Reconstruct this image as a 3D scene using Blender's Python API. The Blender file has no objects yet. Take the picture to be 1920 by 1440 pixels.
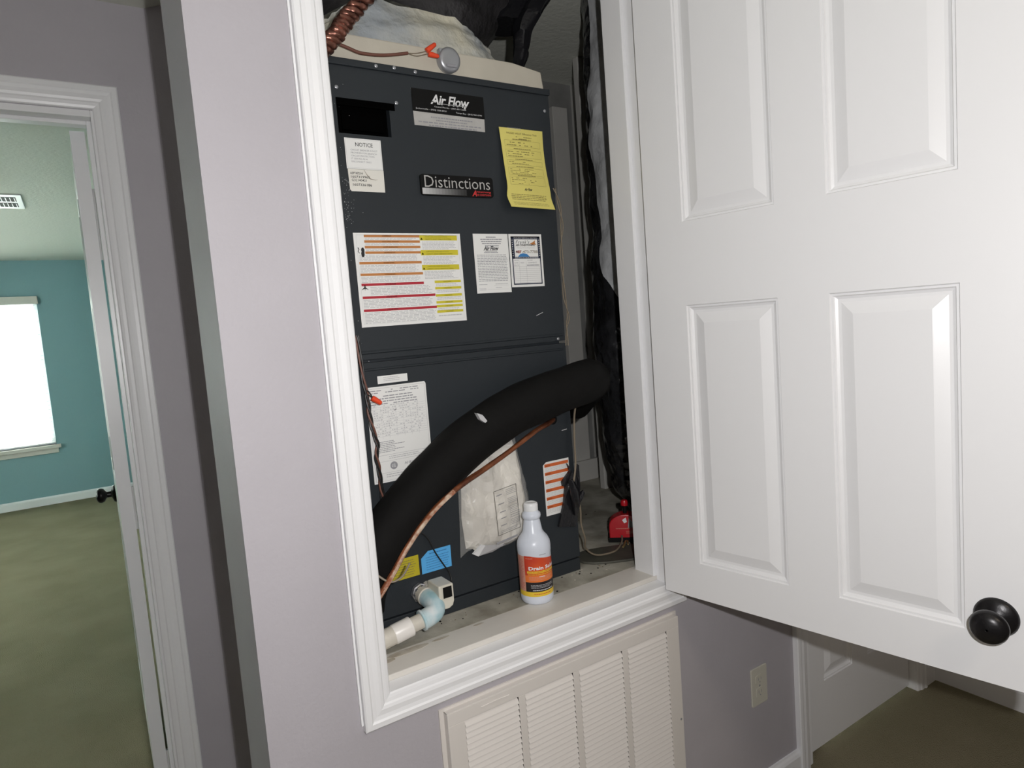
import bpy, bmesh, math, random
from mathutils import Vector, Matrix, noise
random.seed(7)
PI = math.pi
sc = bpy.context.scene
COL = sc.collection

# ------------------------------------------------------------------ camera
CAM = Vector((0.0, -1.2030, 1.4607))
YAW, PITCH, ROLL, FPX = map(math.radians, (32.7256, -5.2227, -4.4254, 0))
FPX = 1245.04
fw = Vector((math.sin(YAW)*math.cos(PITCH), math.cos(YAW)*math.cos(PITCH), math.sin(PITCH)))
r0 = Vector((math.cos(YAW), -math.sin(YAW), 0)); u0 = r0.cross(fw)
rt = r0*math.cos(ROLL) + u0*math.sin(ROLL)
up = -r0*math.sin(ROLL) + u0*math.cos(ROLL)
cd = bpy.data.cameras.new('camera'); cam = bpy.data.objects.new('camera', cd); COL.objects.link(cam)
cd.sensor_fit = 'HORIZONTAL'; cd.sensor_width = 36.0; cd.lens = 36.0*FPX/1920.0
cd.clip_start = 0.02; cd.clip_end = 200
cam.matrix_world = Matrix(((rt.x, up.x, -fw.x, CAM.x), (rt.y, up.y, -fw.y, CAM.y), (rt.z, up.z, -fw.z, CAM.z), (0, 0, 0, 1)))
sc.camera = cam
sc.view_settings.view_transform = 'Standard'; sc.view_settings.look = 'None'
sc.view_settings.exposure = 0.0; sc.view_settings.gamma = 1.0; sc.view_settings.use_curve_mapping = False

# ------------------------------------------------------------------ light
w = bpy.data.worlds.new('world'); sc.world = w; w.use_nodes = True
bg = w.node_tree.nodes['Background']; bg.inputs[0].default_value = (0.90, 1.0, 0.92, 1); bg.inputs[1].default_value = 12.5

def lamp(name, kind, loc, energy, color=(1, 1, 1), size=.1, size_y=None, aim=None, portal=False, **kw):
    l = bpy.data.lights.new(name, kind); o = bpy.data.objects.new(name, l); COL.objects.link(o)
    o.location = loc; l.energy = energy; l.color = color
    if kind == 'AREA':
        l.size = size
        if size_y: l.shape = 'RECTANGLE'; l.size_y = size_y
        if portal: l.cycles.is_portal = True
    else:
        l.shadow_soft_size = size
    for k, v in kw.items(): setattr(l, k, v)
    if aim is not None: o.rotation_euler = (Vector(aim)).to_track_quat('-Z', 'Y').to_euler()
    return o
# the camera's own flash, beside the lens
lamp('camera_flash', 'SPOT', CAM + rt*0.088 + up*0.060 - fw*0.01, 59.0, (1.0, 0.985, 0.985), 0.012, aim=fw, spot_size=math.radians(172), spot_blend=0.35)
# dim warm fill added behind the camera for hallway ambient, no fitting seen
lamp('hall_fill_lamp', 'AREA', (0.6, -1.95, 2.40), 7.0, (1.0, 0.86, 0.68), 0.35, aim=(0, 0, -1))
# openings of the bedroom, sampling portals for the daylight
lamp('window_portal', 'AREA', (-0.80, 6.99, 1.32), 1.0, size=1.0, size_y=1.45, aim=(0, -1, 0), portal=True)
lamp('fill_window_portal', 'AREA', (-2.68, 4.2, 1.32), 1.0, size=1.6, size_y=1.45, aim=(1, 0, 0), portal=True)  # portal of the added side window

# ------------------------------------------------------------------ materials
def lin(h):
    if isinstance(h, str):
        h = [int(h[i:i+2], 16)/255 for i in (0, 2, 4)]
        h = [c/12.92 if c <= .04045 else ((c+.055)/1.055)**2.4 for c in h]
    return (h[0], h[1], h[2], 1.0)
def mat(name, col, rough=.5, metal=0., bump=0., bscale=200., mott=0., mscale=6., col2=None, spec=.5, coat=0., dist=.002, detail=4., trans=0., alpha=1.):
    m = bpy.data.materials.new(name); m.use_nodes = True; nt = m.node_tree; b = nt.nodes['Principled BSDF']
    c = lin(col); b.inputs['Base Color'].default_value = c; b.inputs['Roughness'].default_value = rough
    b.inputs['Metallic'].default_value = metal; b.inputs['Specular IOR Level'].default_value = spec
    b.inputs['Coat Weight'].default_value = coat
    if trans: b.inputs['Transmission Weight'].default_value = trans
    if alpha < 1: b.inputs['Alpha'].default_value = alpha
    tc = nt.nodes.new('ShaderNodeTexCoord')
    if mott or col2:
        n = nt.nodes.new('ShaderNodeTexNoise'); n.inputs['Scale'].default_value = mscale; n.inputs['Detail'].default_value = detail
        nt.links.new(tc.outputs['Object'], n.inputs['Vector'])
        r = nt.nodes.new('ShaderNodeValToRGB'); r.color_ramp.elements[0].position = .36; r.color_ramp.elements[1].position = .66
        d = lin(col2) if col2 else tuple(x*(1-mott) for x in c[:3])+(1,)
        r.color_ramp.elements[0].color = d; r.color_ramp.elements[1].color = c
        nt.links.new(n.outputs['Fac'], r.inputs['Fac']); nt.links.new(r.outputs['Color'], b.inputs['Base Color'])
    if bump:
        n2 = nt.nodes.new('ShaderNodeTexNoise'); n2.inputs['Scale'].default_value = bscale; n2.inputs['Detail'].default_value = 3
        nt.links.new(tc.outputs['Object'], n2.inputs['Vector'])
        bp = nt.nodes.new('ShaderNodeBump'); bp.inputs['Strength'].default_value = bump; bp.inputs['Distance'].default_value = dist
        nt.links.new(n2.outputs['Fac'], bp.inputs['Height']); nt.links.new(bp.outputs['Normal'], b.inputs['Normal'])
    return m
M = {}
M['lavender'] = mat('lavender wall paint', (.455, .432, .462), .6, bump=.35, bscale=110, mott=.04, mscale=5)
M['teal'] = mat('teal wall paint', (.235, .395, .43), .7, bump=.2, bscale=90)
M['ceiling'] = mat('ceiling paint', (.66, .67, .60), .8, bump=.5, bscale=60, dist=.004)
M['white'] = mat('white semi gloss paint', (.84, .84, .85), .32, bump=.06, bscale=40)
M['doorwhite'] = mat('white door paint', (.80, .80, .81), .35, bump=.08, bscale=35, dist=.001)
M['cream'] = mat('aged cream paint', (.70, .67, .62), .4, mott=.06, mscale=9)
M['grille'] = mat('cream grille enamel', (.72, .68, .64), .4)
M['platform'] = mat('dirty platform board', (.52, .50, .43), .7, mott=0, col2=(.27, .25, .20), mscale=11, bump=.5, bscale=80, detail=8)
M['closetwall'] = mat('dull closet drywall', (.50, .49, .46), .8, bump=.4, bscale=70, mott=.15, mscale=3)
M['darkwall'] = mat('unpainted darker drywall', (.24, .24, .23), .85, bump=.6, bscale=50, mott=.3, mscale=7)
M['carpet'] = mat('olive beige carpet', (.30, .265, .175), 1., bump=1., bscale=260, dist=.008, col2=(.255, .228, .145), mscale=3, detail=10, spec=.1)
M['slate'] = mat('slate painted steel', (.022, .027, .032), .5, spec=.35, bump=.12, bscale=300, mott=.12, mscale=4)
M['slatedark'] = mat('black recess', (.0015, .0015, .0015), 1., spec=.0)
M['black'] = mat('matte black', (.006, .006, .006), .6, spec=.15)
M['bronze'] = mat('oil rubbed black metal', (.012, .011, .012), .32, metal=.4, bump=.1, bscale=200)
M['paper'] = mat('white paper label', (.80, .80, .78), .5)
M['beigepaper'] = mat('off white serial label', (.74, .72, .66), .5)
M['silver'] = mat('brushed silver print', (.55, .54, .52), .35, metal=.3, mott=.12, mscale=30)
M['inkb'] = mat('black ink', (.012, .012, .014), .5)
M['inkg'] = mat('grey ink', (.30, .30, .32), .6)
M['inkl'] = mat('light grey ink', (.50, .50, .51), .6)
M['inkw'] = mat('white ink', (.72, .72, .72), .5)
M['orange'] = mat('orange band', (.50, .20, .055), .5)
M['brightorange'] = mat('bright orange band', (.62, .13, .03), .5)
M['red'] = mat('red band', (.42, .02, .035), .5)
M['redprint'] = mat('red logo print', (.55, .03, .03), .4)
M['ylabel'] = mat('olive yellow label', (.50, .42, .02), .5)
M['yband'] = mat('yellow band', (.60, .52, .03), .5)
M['ypaper'] = mat('yellow paper', (.72, .64, .17), .6, mott=.06, mscale=12)
M['yink'] = mat('brown ink on yellow', (.24, .20, .06), .6)
M['blue'] = mat('sky blue label', (.10, .42, .80), .5)
M['blueink'] = mat('blue ink', (.04, .20, .48), .5)
M['navy'] = mat('navy print', (.012, .02, .05), .5)
M['foam'] = mat('black foam insulation', (.0045, .0042, .004), .8, spec=.2, bump=.25, bscale=90, mott=.3, mscale=5)
M['rust'] = mat('rusted copper pipe', (.30, .10, .04), .45, metal=.5, col2=(.10, .03, .015), mscale=26, bump=.5, bscale=150)
M['paintedpipe'] = mat('pipe with old cream paint', (.62, .50, .38), .55, col2=(.28, .09, .04), mscale=60, bump=.5, bscale=200)
M['copper'] = mat('copper', (.34, .15, .11), .30, metal=.8, mott=.6, mscale=45)
M['brownwire'] = mat('brown cable jacket', (.16, .065, .045), .5)
M['wire'] = mat('dull tan wire', (.22, .18, .13), .5)
M['blackwire'] = mat('black wire', (.012, .012, .012), .45)
M['nut'] = mat('orange red wire nut', (.80, .07, .02), .35)
M['pvc'] = mat('aged pvc', (.66, .62, .54), .4, mott=.12, mscale=30)
M['pvcw'] = mat('white pvc coupling', (.78, .75, .71), .35)
M['primer'] = mat('pvc with blue primer', (.70, .75, .76), .35, col2=(.30, .52, .58), mscale=20)
M['nickel'] = mat('chrome nut', (.60, .60, .62), .22, metal=.9)
M['beigebox'] = mat('beige plastic', (.66, .63, .54), .4)
M['bottle'] = mat('bluish white plastic', (.68, .72, .80), .3, spec=.4)
M['cap'] = mat('white plastic cap', (.82, .83, .84), .35)
M['bred'] = mat('red bottle label', (.52, .035, .02), .4, col2=(.68, .10, .025), mscale=16)
M['borange'] = mat('orange bottle label', (.78, .19, .04), .4)
M['bpink'] = mat('salmon bottle label', (.62, .32, .24), .4)
M['byellow'] = mat('yellow bottle label', (.80, .55, .04), .4)
M['bblack'] = mat('black bottle label', (.015, .012, .014), .4)
M['foil'] = mat('black foil duct wrap', (.22, .225, .24), .20, metal=.85, spec=.9, bump=1., bscale=17, dist=.012, col2=(.06, .06, .068), mscale=5)
_nt = M['foil'].node_tree; _v = _nt.nodes.new('ShaderNodeTexVoronoi'); _v.inputs['Scale'].default_value = 30; _tc = _nt.nodes.new('ShaderNodeTexCoord')
_b2 = _nt.nodes.new('ShaderNodeBump'); _b2.inputs['Strength'].default_value = 1.; _b2.inputs['Distance'].default_value = .009
_nt.links.new(_tc.outputs['Object'], _v.inputs['Vector']); _nt.links.new(_v.outputs['Distance'], _b2.inputs['Height'])
_ob = [n for n in _nt.nodes if n.bl_idname == 'ShaderNodeBump' and n != _b2][0]; _nt.links.new(_b2.outputs['Normal'], _ob.inputs['Normal'])
M['ductgrey'] = mat('dark grey duct jacket', (.045, .043, .045), .35, bump=.9, bscale=22, dist=.01, mott=.4, mscale=9)
M['mastic'] = mat('cream duct mastic', (.60, .57, .45), .55, col2=(.36, .39, .41), mscale=6, bump=.9, bscale=34, dist=.010, detail=6)
M['ductboard'] = mat('cream painted duct board', (.58, .54, .45), .7, mott=.1, mscale=8, bump=.3, bscale=60)
M['pewter'] = mat('grey metal disc', (.38, .39, .41), .35, metal=.5)
M['litjacket'] = mat('pale lit duct jacket', (.52, .53, .54), .42, metal=.1, mott=.22, mscale=10, bump=1., bscale=24, dist=.008)  # paler copy of the wrap, for the lit side of the foil duct
M['grime'] = mat('brown grime', (.40, .35, .28), .7, col2=(.55, .52, .46), mscale=30, bump=.3, bscale=120, detail=8)
M['redplastic'] = mat('red plastic', (.50, .012, .02), .3)
M['greypad'] = mat('grey green pad', (.085, .085, .068), .6, mott=.3, mscale=20)
M['brass'] = mat('tarnished brass', (.42, .33, .14), .4, metal=.7)
M['film'] = mat('clear plastic sleeve', (.80, .79, .76), .22, alpha=.13, bump=.8, bscale=26, dist=.006)
M['bagpaper'] = mat('creased booklet paper', (.80, .77, .70), .5, col2=(.60, .57, .52), mscale=10, bump=.5, bscale=20, dist=.004)
M['tape'] = mat('black tape', (.012, .012, .014), .22, bump=.6, bscale=40, dist=.004)
M['blind'] = mat('white blind slat', (.90, .91, .90), .5)
M['outlet'] = mat('ivory plastic', (.60, .58, .50), .4)
M['metalgap'] = mat('dark duct interior', (.05, .045, .04), .8)
gm = bpy.data.materials.new('window glass'); gm.use_nodes = True
gb = gm.node_tree.nodes['Principled BSDF']; gb.inputs['Transmission Weight'].default_value = 1; gb.inputs['Roughness'].default_value = 0; gb.inputs['IOR'].default_value = 1.0; gb.inputs['Specular IOR Level'].default_value = .1
M['glass'] = gm

# ------------------------------------------------------------------ helpers
def new_obj(name, me, parent=None, label=None):
    o = bpy.data.objects.new(name, me); COL.objects.link(o)
    if parent is not None: o.parent = parent
    if label: o['label'] = label
    return o
def tag(o, label=None, cat=None, group=None, kind=None):
    for k, v in (('label', label), ('category', cat), ('group', group), ('kind', kind)):
        if v: o[k] = v
    return o
def thing(name, label, cat, group=None, loc=(0, 0, 0)):
    o = bpy.data.objects.new(name, None); COL.objects.link(o); o.location = loc; o.empty_display_size = .05
    return tag(o, label, cat, group)
class MB:
    """collects shapes, with material slots, into one mesh"""
    def __init__(s): s.v = []; s.f = []; s.m = []; s.slots = []; s.sm = []
    def slot(s, m):
        m = M[m] if isinstance(m, str) else m
        if m not in s.slots: s.slots.append(m)
        return s.slots.index(m)
    def add(s, vs, fs, m, smooth=False):
        k = s.slot(m); n = len(s.v); s.v += [tuple(q) for q in vs]
        for f in fs: s.f.append([i+n for i in f]); s.m.append(k); s.sm.append(smooth)
    def box(s, a, b, m):
        x0, y0, z0 = [min(a[i], b[i]) for i in range(3)]; x1, y1, z1 = [max(a[i], b[i]) for i in range(3)]
        s.add([(x0, y0, z0), (x1, y0, z0), (x1, y1, z0), (x0, y1, z0), (x0, y0, z1), (x1, y0, z1), (x1, y1, z1), (x0, y1, z1)],
              [(0, 3, 2, 1), (4, 5, 6, 7), (0, 1, 5, 4), (1, 2, 6, 5), (2, 3, 7, 6), (3, 0, 4, 7)], m)
    def prism(s, poly, ext, m):
        """poly: 3d points, ext: extrusion vector"""
        n = len(poly); e = Vector(ext); P = [Vector(p) for p in poly]
        s.add(P+[p+e for p in P], [list(range(n)), list(range(2*n-1, n-1, -1))]+[(i, i+n, (i+1) % n+n, (i+1) % n) for i in range(n)], m)
    def tube(s, pts, r, m, seg=12, cap=True, jit=0., squash=None):
        P = [Vector(p) for p in pts]; n = len(P); rr = r if isinstance(r, (list, tuple)) else [r]*n
        T = [(P[min(i+1, n-1)]-P[max(i-1, 0)]).normalized() for i in range(n)]
        a = Vector((0, 0, 1)) if abs(T[0].z) < .9 else Vector((1, 0, 0)); N = (a-T[0]*a.dot(T[0])).normalized()
        vs = []; fs = []
        for i in range(n):
            N = (N-T[i]*N.dot(T[i])).normalized(); B = T[i].cross(N)
            for k in range(seg):
                t = 2*PI*k/seg; q = rr[i]*(1+jit*(noise.noise(P[i]*14+N*math.cos(t)*2+B*math.sin(t)*2)))
                vs.append(P[i]+N*math.cos(t)*q+B*math.sin(t)*q)
        for i in range(n-1):
            for k in range(seg):
                fs.append((i*seg+k, i*seg+(k+1) % seg, (i+1)*seg+(k+1) % seg, (i+1)*seg+k))
        if cap: fs += [list(range(seg))[::-1], [(n-1)*seg+k for k in range(seg)]]
        s.add(vs, fs, m, True)
    def lathe(s, prof, origin, axis, m, seg=32, cap=True):
        """prof: (radius, height) along axis"""
        A = Vector(axis).normalized(); a = Vector((0, 0, 1)) if abs(A.z) < .9 else Vector((1, 0, 0))
        N = (a-A*a.dot(A)).normalized(); B = A.cross(N); O = Vector(origin); vs = []; fs = []
        for r_, h in prof:
            for k in range(seg):
                t = 2*PI*k/seg; vs.append(O+A*h+(N*math.cos(t)+B*math.sin(t))*r_)
        n = len(prof)
        for i in range(n-1):
            for k in range(seg): fs.append((i*seg+k, i*seg+(k+1) % seg, (i+1)*seg+(k+1) % seg, (i+1)*seg+k))
        if cap: fs += [list(range(seg))[::-1], [(n-1)*seg+k for k in range(seg)]]
        s.add(vs, fs, m, True)
    def build(s, name, parent=None, label=None, bevel=0., seg=2, kind=None, auto=True):
        me = bpy.data.meshes.new(name); me.from_pydata(s.v, [], s.f)
        for m in s.slots: me.materials.append(m)
        me.polygons.foreach_set('material_index', s.m); me.polygons.foreach_set('use_smooth', s.sm); me.update()
        o = new_obj(name, me, parent, label)
        if bevel:
            b = o.modifiers.new('bevel', 'BEVEL'); b.width = bevel; b.segments = seg; b.limit_method = 'ANGLE'; b.angle_limit = math.radians(50)
        if any(s.sm):
            bm = bmesh.new(); bm.from_mesh(me)
            for e in bm.edges:
                if len(e.link_faces) == 2 and e.calc_face_angle(0) > math.radians(42): e.smooth = False
            bm.to_mesh(me); bm.free()
        if kind: o['kind'] = kind
        return o
def smooth_path(pts, n=8):
    P = [Vector(p) for p in pts]; out = []
    for i in range(len(P)-1):
        a = P[max(i-1, 0)]; b = P[i]; c = P[i+1]; d = P[min(i+2, len(P)-1)]
        for k in range(n):
            t = k/n
            out.append(.5*((2*b)+(-a+c)*t+(2*a-5*b+4*c-d)*t*t+(-a+3*b-3*c+d)*t**3))
    return out+[P[-1]]
_glyphs = {}
def glyphs(s, bold=0., shear=0., space=1.):
    key = (s, bold, shear, space)
    if key not in _glyphs:
        c = bpy.data.curves.new('t', 'FONT'); c.body = s; c.size = 1; c.offset = bold; c.shear = shear; c.resolution_u = 2; c.space_character = space
        o = bpy.data.objects.new('t', c); me = bpy.data.meshes.new_from_object(o)
        vs = [tuple(v.co) for v in me.vertices]; fs = [tuple(p.vertices) for p in me.polygons]
        bpy.data.objects.remove(o); bpy.data.curves.remove(c); bpy.data.meshes.remove(me)
        _glyphs[key] = (vs, fs)
    return _glyphs[key]
class Sheet(MB):
    """flat print: (u, v) metres mapped by fn to 3d"""
    def __init__(s, fn): super().__init__(); s.fn = fn; s.lift = 0.
    def rect(s, u0, v0, u1, v1, m, nu=1):
        vs = []; fs = []
        for i in range(nu+1):
            u = u0+(u1-u0)*i/nu; vs += [s.fn(u, v0, s.lift), s.fn(u, v1, s.lift)]
        for i in range(nu): fs.append((2*i, 2*i+2, 2*i+3, 2*i+1))
        s.add(vs, fs, m)
    def poly(s, pts, m): s.add([s.fn(u, v, s.lift) for u, v in pts], [list(range(len(pts)))], m)
    def frame(s, u0, v0, u1, v1, t, m):
        s.rect(u0, v0, u1, v0+t, m); s.rect(u0, v1-t, u1, v1, m); s.rect(u0, v0, u0+t, v1, m); s.rect(u1-t, v0, u1, v1, m)
    def text(s, body, u, v, wd, ht, m, bold=0., shear=0., space=1.):
        vs, fs = glyphs(body, bold, shear, space)
        if not vs: return
        x0 = min(q[0] for q in vs); x1 = max(q[0] for q in vs); y0 = min(q[1] for q in vs); y1 = max(q[1] for q in vs)
        kx = wd/(x1-x0); ky = ht/(y1-y0)
        s.add([s.fn(u+(q[0]-x0)*kx, v+(q[1]-y0)*ky, s.lift) for q in vs], fs, m)
    def lines(s, u0, v0, u1, v1, n, m, h=.45, ragged=.25, wmin=.03, wmax=.12, skip=.0):
        """rows of small word marks"""
        W = u1-u0; step = (v1-v0)/n
        for i in range(n):
            v = v1-(i+.75)*step; end = u1-random.random()*ragged*W; u = u0
            while u < end-.01*W:
                L = min(W*random.uniform(wmin, wmax), end-u)
                if random.random() >= skip: s.rect(u, v, u+L, v+step*h, m)
                u += L+W*.014
def flat(x0, z0, y):
    return lambda u, v, l: (x0+u, y-l, z0+v)

# ------------------------------------------------------------------ room shell
WT = .115
def wall(name, boxes, m='lavender', label=None):
    b = MB()
    for a, c in boxes: b.box(a, c, m)
    return tag(b.build(name), label, None, None, 'structure')
RX = 2.57
b = MB(); b.box((-2.75, -2.7, -.12), (2.75, 7.10, 0), 'carpet'); tag(b.build('floor'), kind='structure', label='olive beige carpet through hallway and bedroom')
b = MB(); b.box((-2.75, -2.7, 2.44), (2.75, 7.10, 2.56), 'ceiling'); tag(b.build('ceiling'), kind='structure', label='flat painted ceiling')
OX0, OX1, OZ0, OZ1 = .418, 1.205, .748, 2.352
DX0, DX1 = 1.780, 2.445
wall('wall_front', [((.200, 0, 0), (OX0, WT, 2.44)), ((OX0, 0, 0), (OX1, WT, OZ0)), ((OX0, 0, OZ1), (OX1, WT, 2.44)), ((OX1, 0, 0), (DX0, WT, 2.44)),
                    ((DX0, 0, 2.06), (DX1, WT, 2.44)), ((DX1, 0, 0), (RX, WT, 2.44)), ((.200, WT, 0), (.355, .215, 2.44))], label='lavender wall around the equipment closet')
wall('wall_left', [((-2.60, 1.01, 0), (-.71-.018, 1.125, 2.44)), ((-.728, 1.01, 2.138), (.118, 1.125, 2.44)), ((.118, 1.01, 0), (.267, 1.125, 2.44))], label='lavender wall around the bedroom doorway')
b = MB(); b.prism([(.267, 1.01, 0), (.355, .922, 0), (.355, 1.01, 0)], (0, 0, 2.44), 'lavender'); tag(b.build('wall_corner'), kind='structure', label='angled wall in the shaded corner')
wall('wall_closet_left', [((.355, WT, 0), (.395, 1.06, 2.44))], 'closetwall')
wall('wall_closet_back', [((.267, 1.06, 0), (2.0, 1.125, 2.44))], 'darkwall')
wall('wall_closet_right', [((1.86, WT, 0), (1.92, 1.06, 2.44))], 'closetwall')
wall('wall_right', [((RX, -2.6, 0), (RX+.12, 1.2, 2.44))])
wall('wall_rear', [((-2.6, -2.72, 0), (RX, -2.6, 2.44))])
wall('wall_hall_left', [((-2.72, -2.72, 0), (-2.6, 1.125, 2.44))])
wall('wall_far', [((-2.6, 6.914, 0), (-1.30, 7.03, 2.44)), ((-.30, 6.914, 0), (.90, 7.03, 2.44)), ((-1.30, 6.914, 0), (-.30, 7.03, .60)), ((-1.30, 6.914, 2.05), (-.30, 7.03, 2.44))], 'teal', 'teal bedroom wall around the window')
wall('wall_far_right', [((.90, 1.125, 0), (1.02, 7.03, 2.44))], 'teal')
wall('wall_far_left', [((-2.72, 1.125, 0), (-2.6, 3.4, 2.44)), ((-2.72, 5.0, 0), (-2.6, 7.03, 2.44)), ((-2.72, 3.4, 0), (-2.6, 5.0, .60)), ((-2.72, 3.4, 2.05), (-2.6, 5.0, 2.44))], 'teal')

# casing: colonial profile, (offset from outer edge, thickness)
PROF = [(0, 0), (0, .015), (.003, .0175), (.013, .018), (.0165, .0150), (.024, .0140), (.034, .0150), (.040, .0135), (.043, .0110), (.050, .0100), (.0555, .0085), (.058, .006), (.058, 0)]
def casing_run(path, wall_y, m='white', scale=1., closed=False):
    """mitred casing along a polyline of outer-edge corners in the x-z plane; inward normal is on the side given by the polyline turning"""
    b = MB(); n = len(path); P = [Vector((p[0], p[1])) for p in path]; rows = []
    for i in range(n):
        d0 = (P[i]-P[i-1]).normalized() if i else None; d1 = (P[i+1]-P[i]).normalized() if i < n-1 else None
        if d0 is None: nrm = Vector((-d1.y, d1.x)); k = 1
        elif d1 is None: nrm = Vector((-d0.y, d0.x)); k = 1
        else:
            a = Vector((-d0.y, d0.x)); c = Vector((-d1.y, d1.x)); nrm = (a+c).normalized(); k = 1/nrm.dot(a)
        rows.append([(P[i].x+nrm.x*o*scale*k, wall_y-t, P[i].y+nrm.y*o*scale*k) for o, t in PROF])
    q = len(PROF)
    for i in range(n-1):
        vs = rows[i]+rows[i+1]; fs = [(j, j+1, q+j+1, q+j) for j in range(q-1)]+[(q-1, 0, q, 2*q-1)]
        if i == 0: fs.append(list(range(q)))
        if i == n-2: fs.append(list(range(q, 2*q)))
        b.add(vs, fs, m)
    return b
XL, ZB, ZT, XR_ = .3735, .7045, 2.40, 1.2540
t1 = tag(casing_run([(XL, ZT), (XL, ZB), (XR_, ZB), (XR_, ZT), (XL, ZT)], 0).build('trim_1'), 'white moulded casing around the closet opening', kind='structure')
b = MB(); b.box((XL-.0045, -.006, ZB+.012), (XL-.0005, .001, ZT), 'white'); tag(b.build('trim_2'), 'thin paint bead beside the closet casing', kind='structure')
# jamb of the closet opening, stops and sill
b = MB()
b.box((OX0, -.001, .748), (.433, WT+.001, OZ1), 'white'); b.box((1.190+.012, -.001, .748), (OX1+.001, WT, OZ1), 'white'); b.box((.433, -.001, OZ1-.014), (1.202, WT, OZ1), 'white')
b.box((.433, .036, .762), (.441, .105, OZ1), 'white'); b.box((1.190, .036, .762), (1.202, .105, OZ1), 'white')
tag(b.build('trim_3', bevel=.0015), 'white jamb lining of the closet opening', kind='structure')
b = MB(); b.box((.433, -.001, .740), (1.202, .1, .7605), 'white'); b.box((.433, .035, .7605), (1.202, .1215, .7735), 'cream')
sill = tag(b.build('trim_4', bevel=.002), 'white painted sill board of the closet', kind='structure')
for gx, gy, ga, gb in ((.520, .104, .050, .010), (.600, .106, .022, .005), (.70, .109, .014, .004), (.468, .092, .018, .008)):
    b = MB(); b.prism([(gx+ga*math.cos(k*PI/9)*(1+.18*noise.noise(Vector((k*.9, gx*50, 0)))), gy+gb*math.sin(k*PI/9)*(1+.35*noise.noise(Vector((k*1.1, gx*70, 4)))), .7736) for k in range(18)][::-1], (0, 0, .0004), 'grime'); b.build('grime_stain', sill)
b = MB(); b.box((.395, .1215, .735), (1.86, 1.06, .7730), 'platform'); tag(b.build('floor_closet', bevel=.001), 'dirty raised closet platform', kind='structure')
# closet framing bits
b = MB(); b.box((1.700, .985, .773), (1.775, 1.06, 2.315), 'closetwall'); tag(b.build('trim_5', bevel=.002), 'pale furring strip on the closet back wall', kind='structure')
b = MB(); b.box((1.690, .80, .773), (1.86, .83, 2.44), 'closetwall'); tag(b.build('wall_closet_corner', bevel=.003), 'boxed drywall corner in the closet', kind='structure')
b = MB()
b.box((1.655, .97, .773), (1.86, .985, .86), 'closetwall'); tag(b.build('baseboard_closet', bevel=.002), 'low pale board at the closet back', kind='structure')

# bedroom doorway: jambs, stop, casing
JX0, JX1, JH = -.710, .100, 2.120
b = MB()
b.box((JX1, 1.009, 0), (.118, 1.126, JH+.018), 'white'); b.box((JX0-.018, 1.009, 0), (JX0, 1.126, JH+.018), 'white'); b.box((JX0, 1.009, JH), (JX1, 1.126, JH+.018), 'white')
b.box((JX1-.011, 1.05, 0), (JX1, 1.085, JH), 'white'); b.box((JX0, 1.05, 0), (JX0+.011, 1.085, JH), 'white'); b.box((JX0+.011, 1.05, JH-.011), (JX1-.011, 1.085, JH), 'white')
tag(b.build('trim_6', bevel=.0015), 'white jamb lining of the bedroom doorway', kind='structure')
tag(casing_run([(.172, 0), (.172, 2.205), (-.782, 2.205), (-.782, 0)], 1.01, scale=1.13).build('trim_7'), 'white moulded casing around the bedroom doorway', kind='structure')
# hallway far door casing
tag(casing_run([(2.493, 0), (2.493, 2.10), (1.715, 2.10), (1.715, 0)], 0).build('trim_8'), 'white casing of the closed hallway door', kind='structure')
b = MB(); b.box((1.773, -.001, 0), (1.795, WT, 2.06), 'white'); b.box((2.435, -.001, 0), (2.446, WT, 2.06), 'white'); b.box((1.795, -.001, 2.045), (2.435, WT, 2.06), 'white')
b.box((1.795, .060, 0), (1.805, WT, 2.045), 'white'); b.box((2.425, .060, 0), (2.435, WT, 2.045), 'white')
tag(b.build('trim_9', bevel=.0015), 'white jamb of the closed hallway door', kind='structure')
# baseboards
def baseboard(name, a, c, nrm, m='white', h=.085, t=.013):
    A = Vector((a[0], a[1], 0)); C = Vector((c[0], c[1], 0)); N = Vector((nrm[0], nrm[1], 0))
    prof = [(0, 0), (t, 0), (t, h-.018), (t*.75, h-.010), (t*.45, h-.004), (t*.35, h), (0, h)]
    b = MB(); b.prism([A+N*p[0]+Vector((0, 0, p[1])) for p in prof], C-A, m); return tag(b.build(name), kind='structure')
baseboard('baseboard_front', (.200, 0), (1.714, 0), (0, -1))
baseboard('baseboard_front_end', (2.494, 0), (2.557, 0), (0, -1))
baseboard('baseboard_right', (RX, 0), (RX, -2.6), (-1, 0))
baseboard('baseboard_left', (.173, 1.01), (.262, 1.01), (0, -1))
baseboard('baseboard_far', (-2.6, 6.914), (.9, 6.914), (0, -1))
baseboard('baseboard_far_right', (.9, 1.126), (.9, 6.90), (-1, 0))
baseboard('baseboard_return', (.200, 0), (.200, .215), (-1, 0))

# ------------------------------------------------------------------ doors
def panel_mb(x0, z0, x1, z1, y, sgn, m):
    """raised panel sitting in a moulded recess; surface at y, sgn = outward direction of this face"""
    steps = [(0, 0), (.002, -.0035), (.006, -.0035), (.008, -.007), (.013, -.0095), (.019, -.0095), (.041, -.0025), (.043, -.0020)]
    vs = []; fs = []
    for i, d in steps:
        vs += [(x0+i, y+sgn*d, z0+i), (x1-i, y+sgn*d, z0+i), (x1-i, y+sgn*d, z1-i), (x0+i, y+sgn*d, z1-i)]
    for k in range(len(steps)-1):
        for j in range(4):
            f = (4*k+j, 4*k+(j+1) % 4, 4*k+4+(j+1) % 4, 4*k+4+j)
            fs.append(f if sgn < 0 else f[::-1])
    k = 4*(len(steps)-1); f = (k, k+1, k+2, k+3); fs.append(f if sgn < 0 else f[::-1])
    b = MB(); b.add(vs, fs, m); return b
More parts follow.
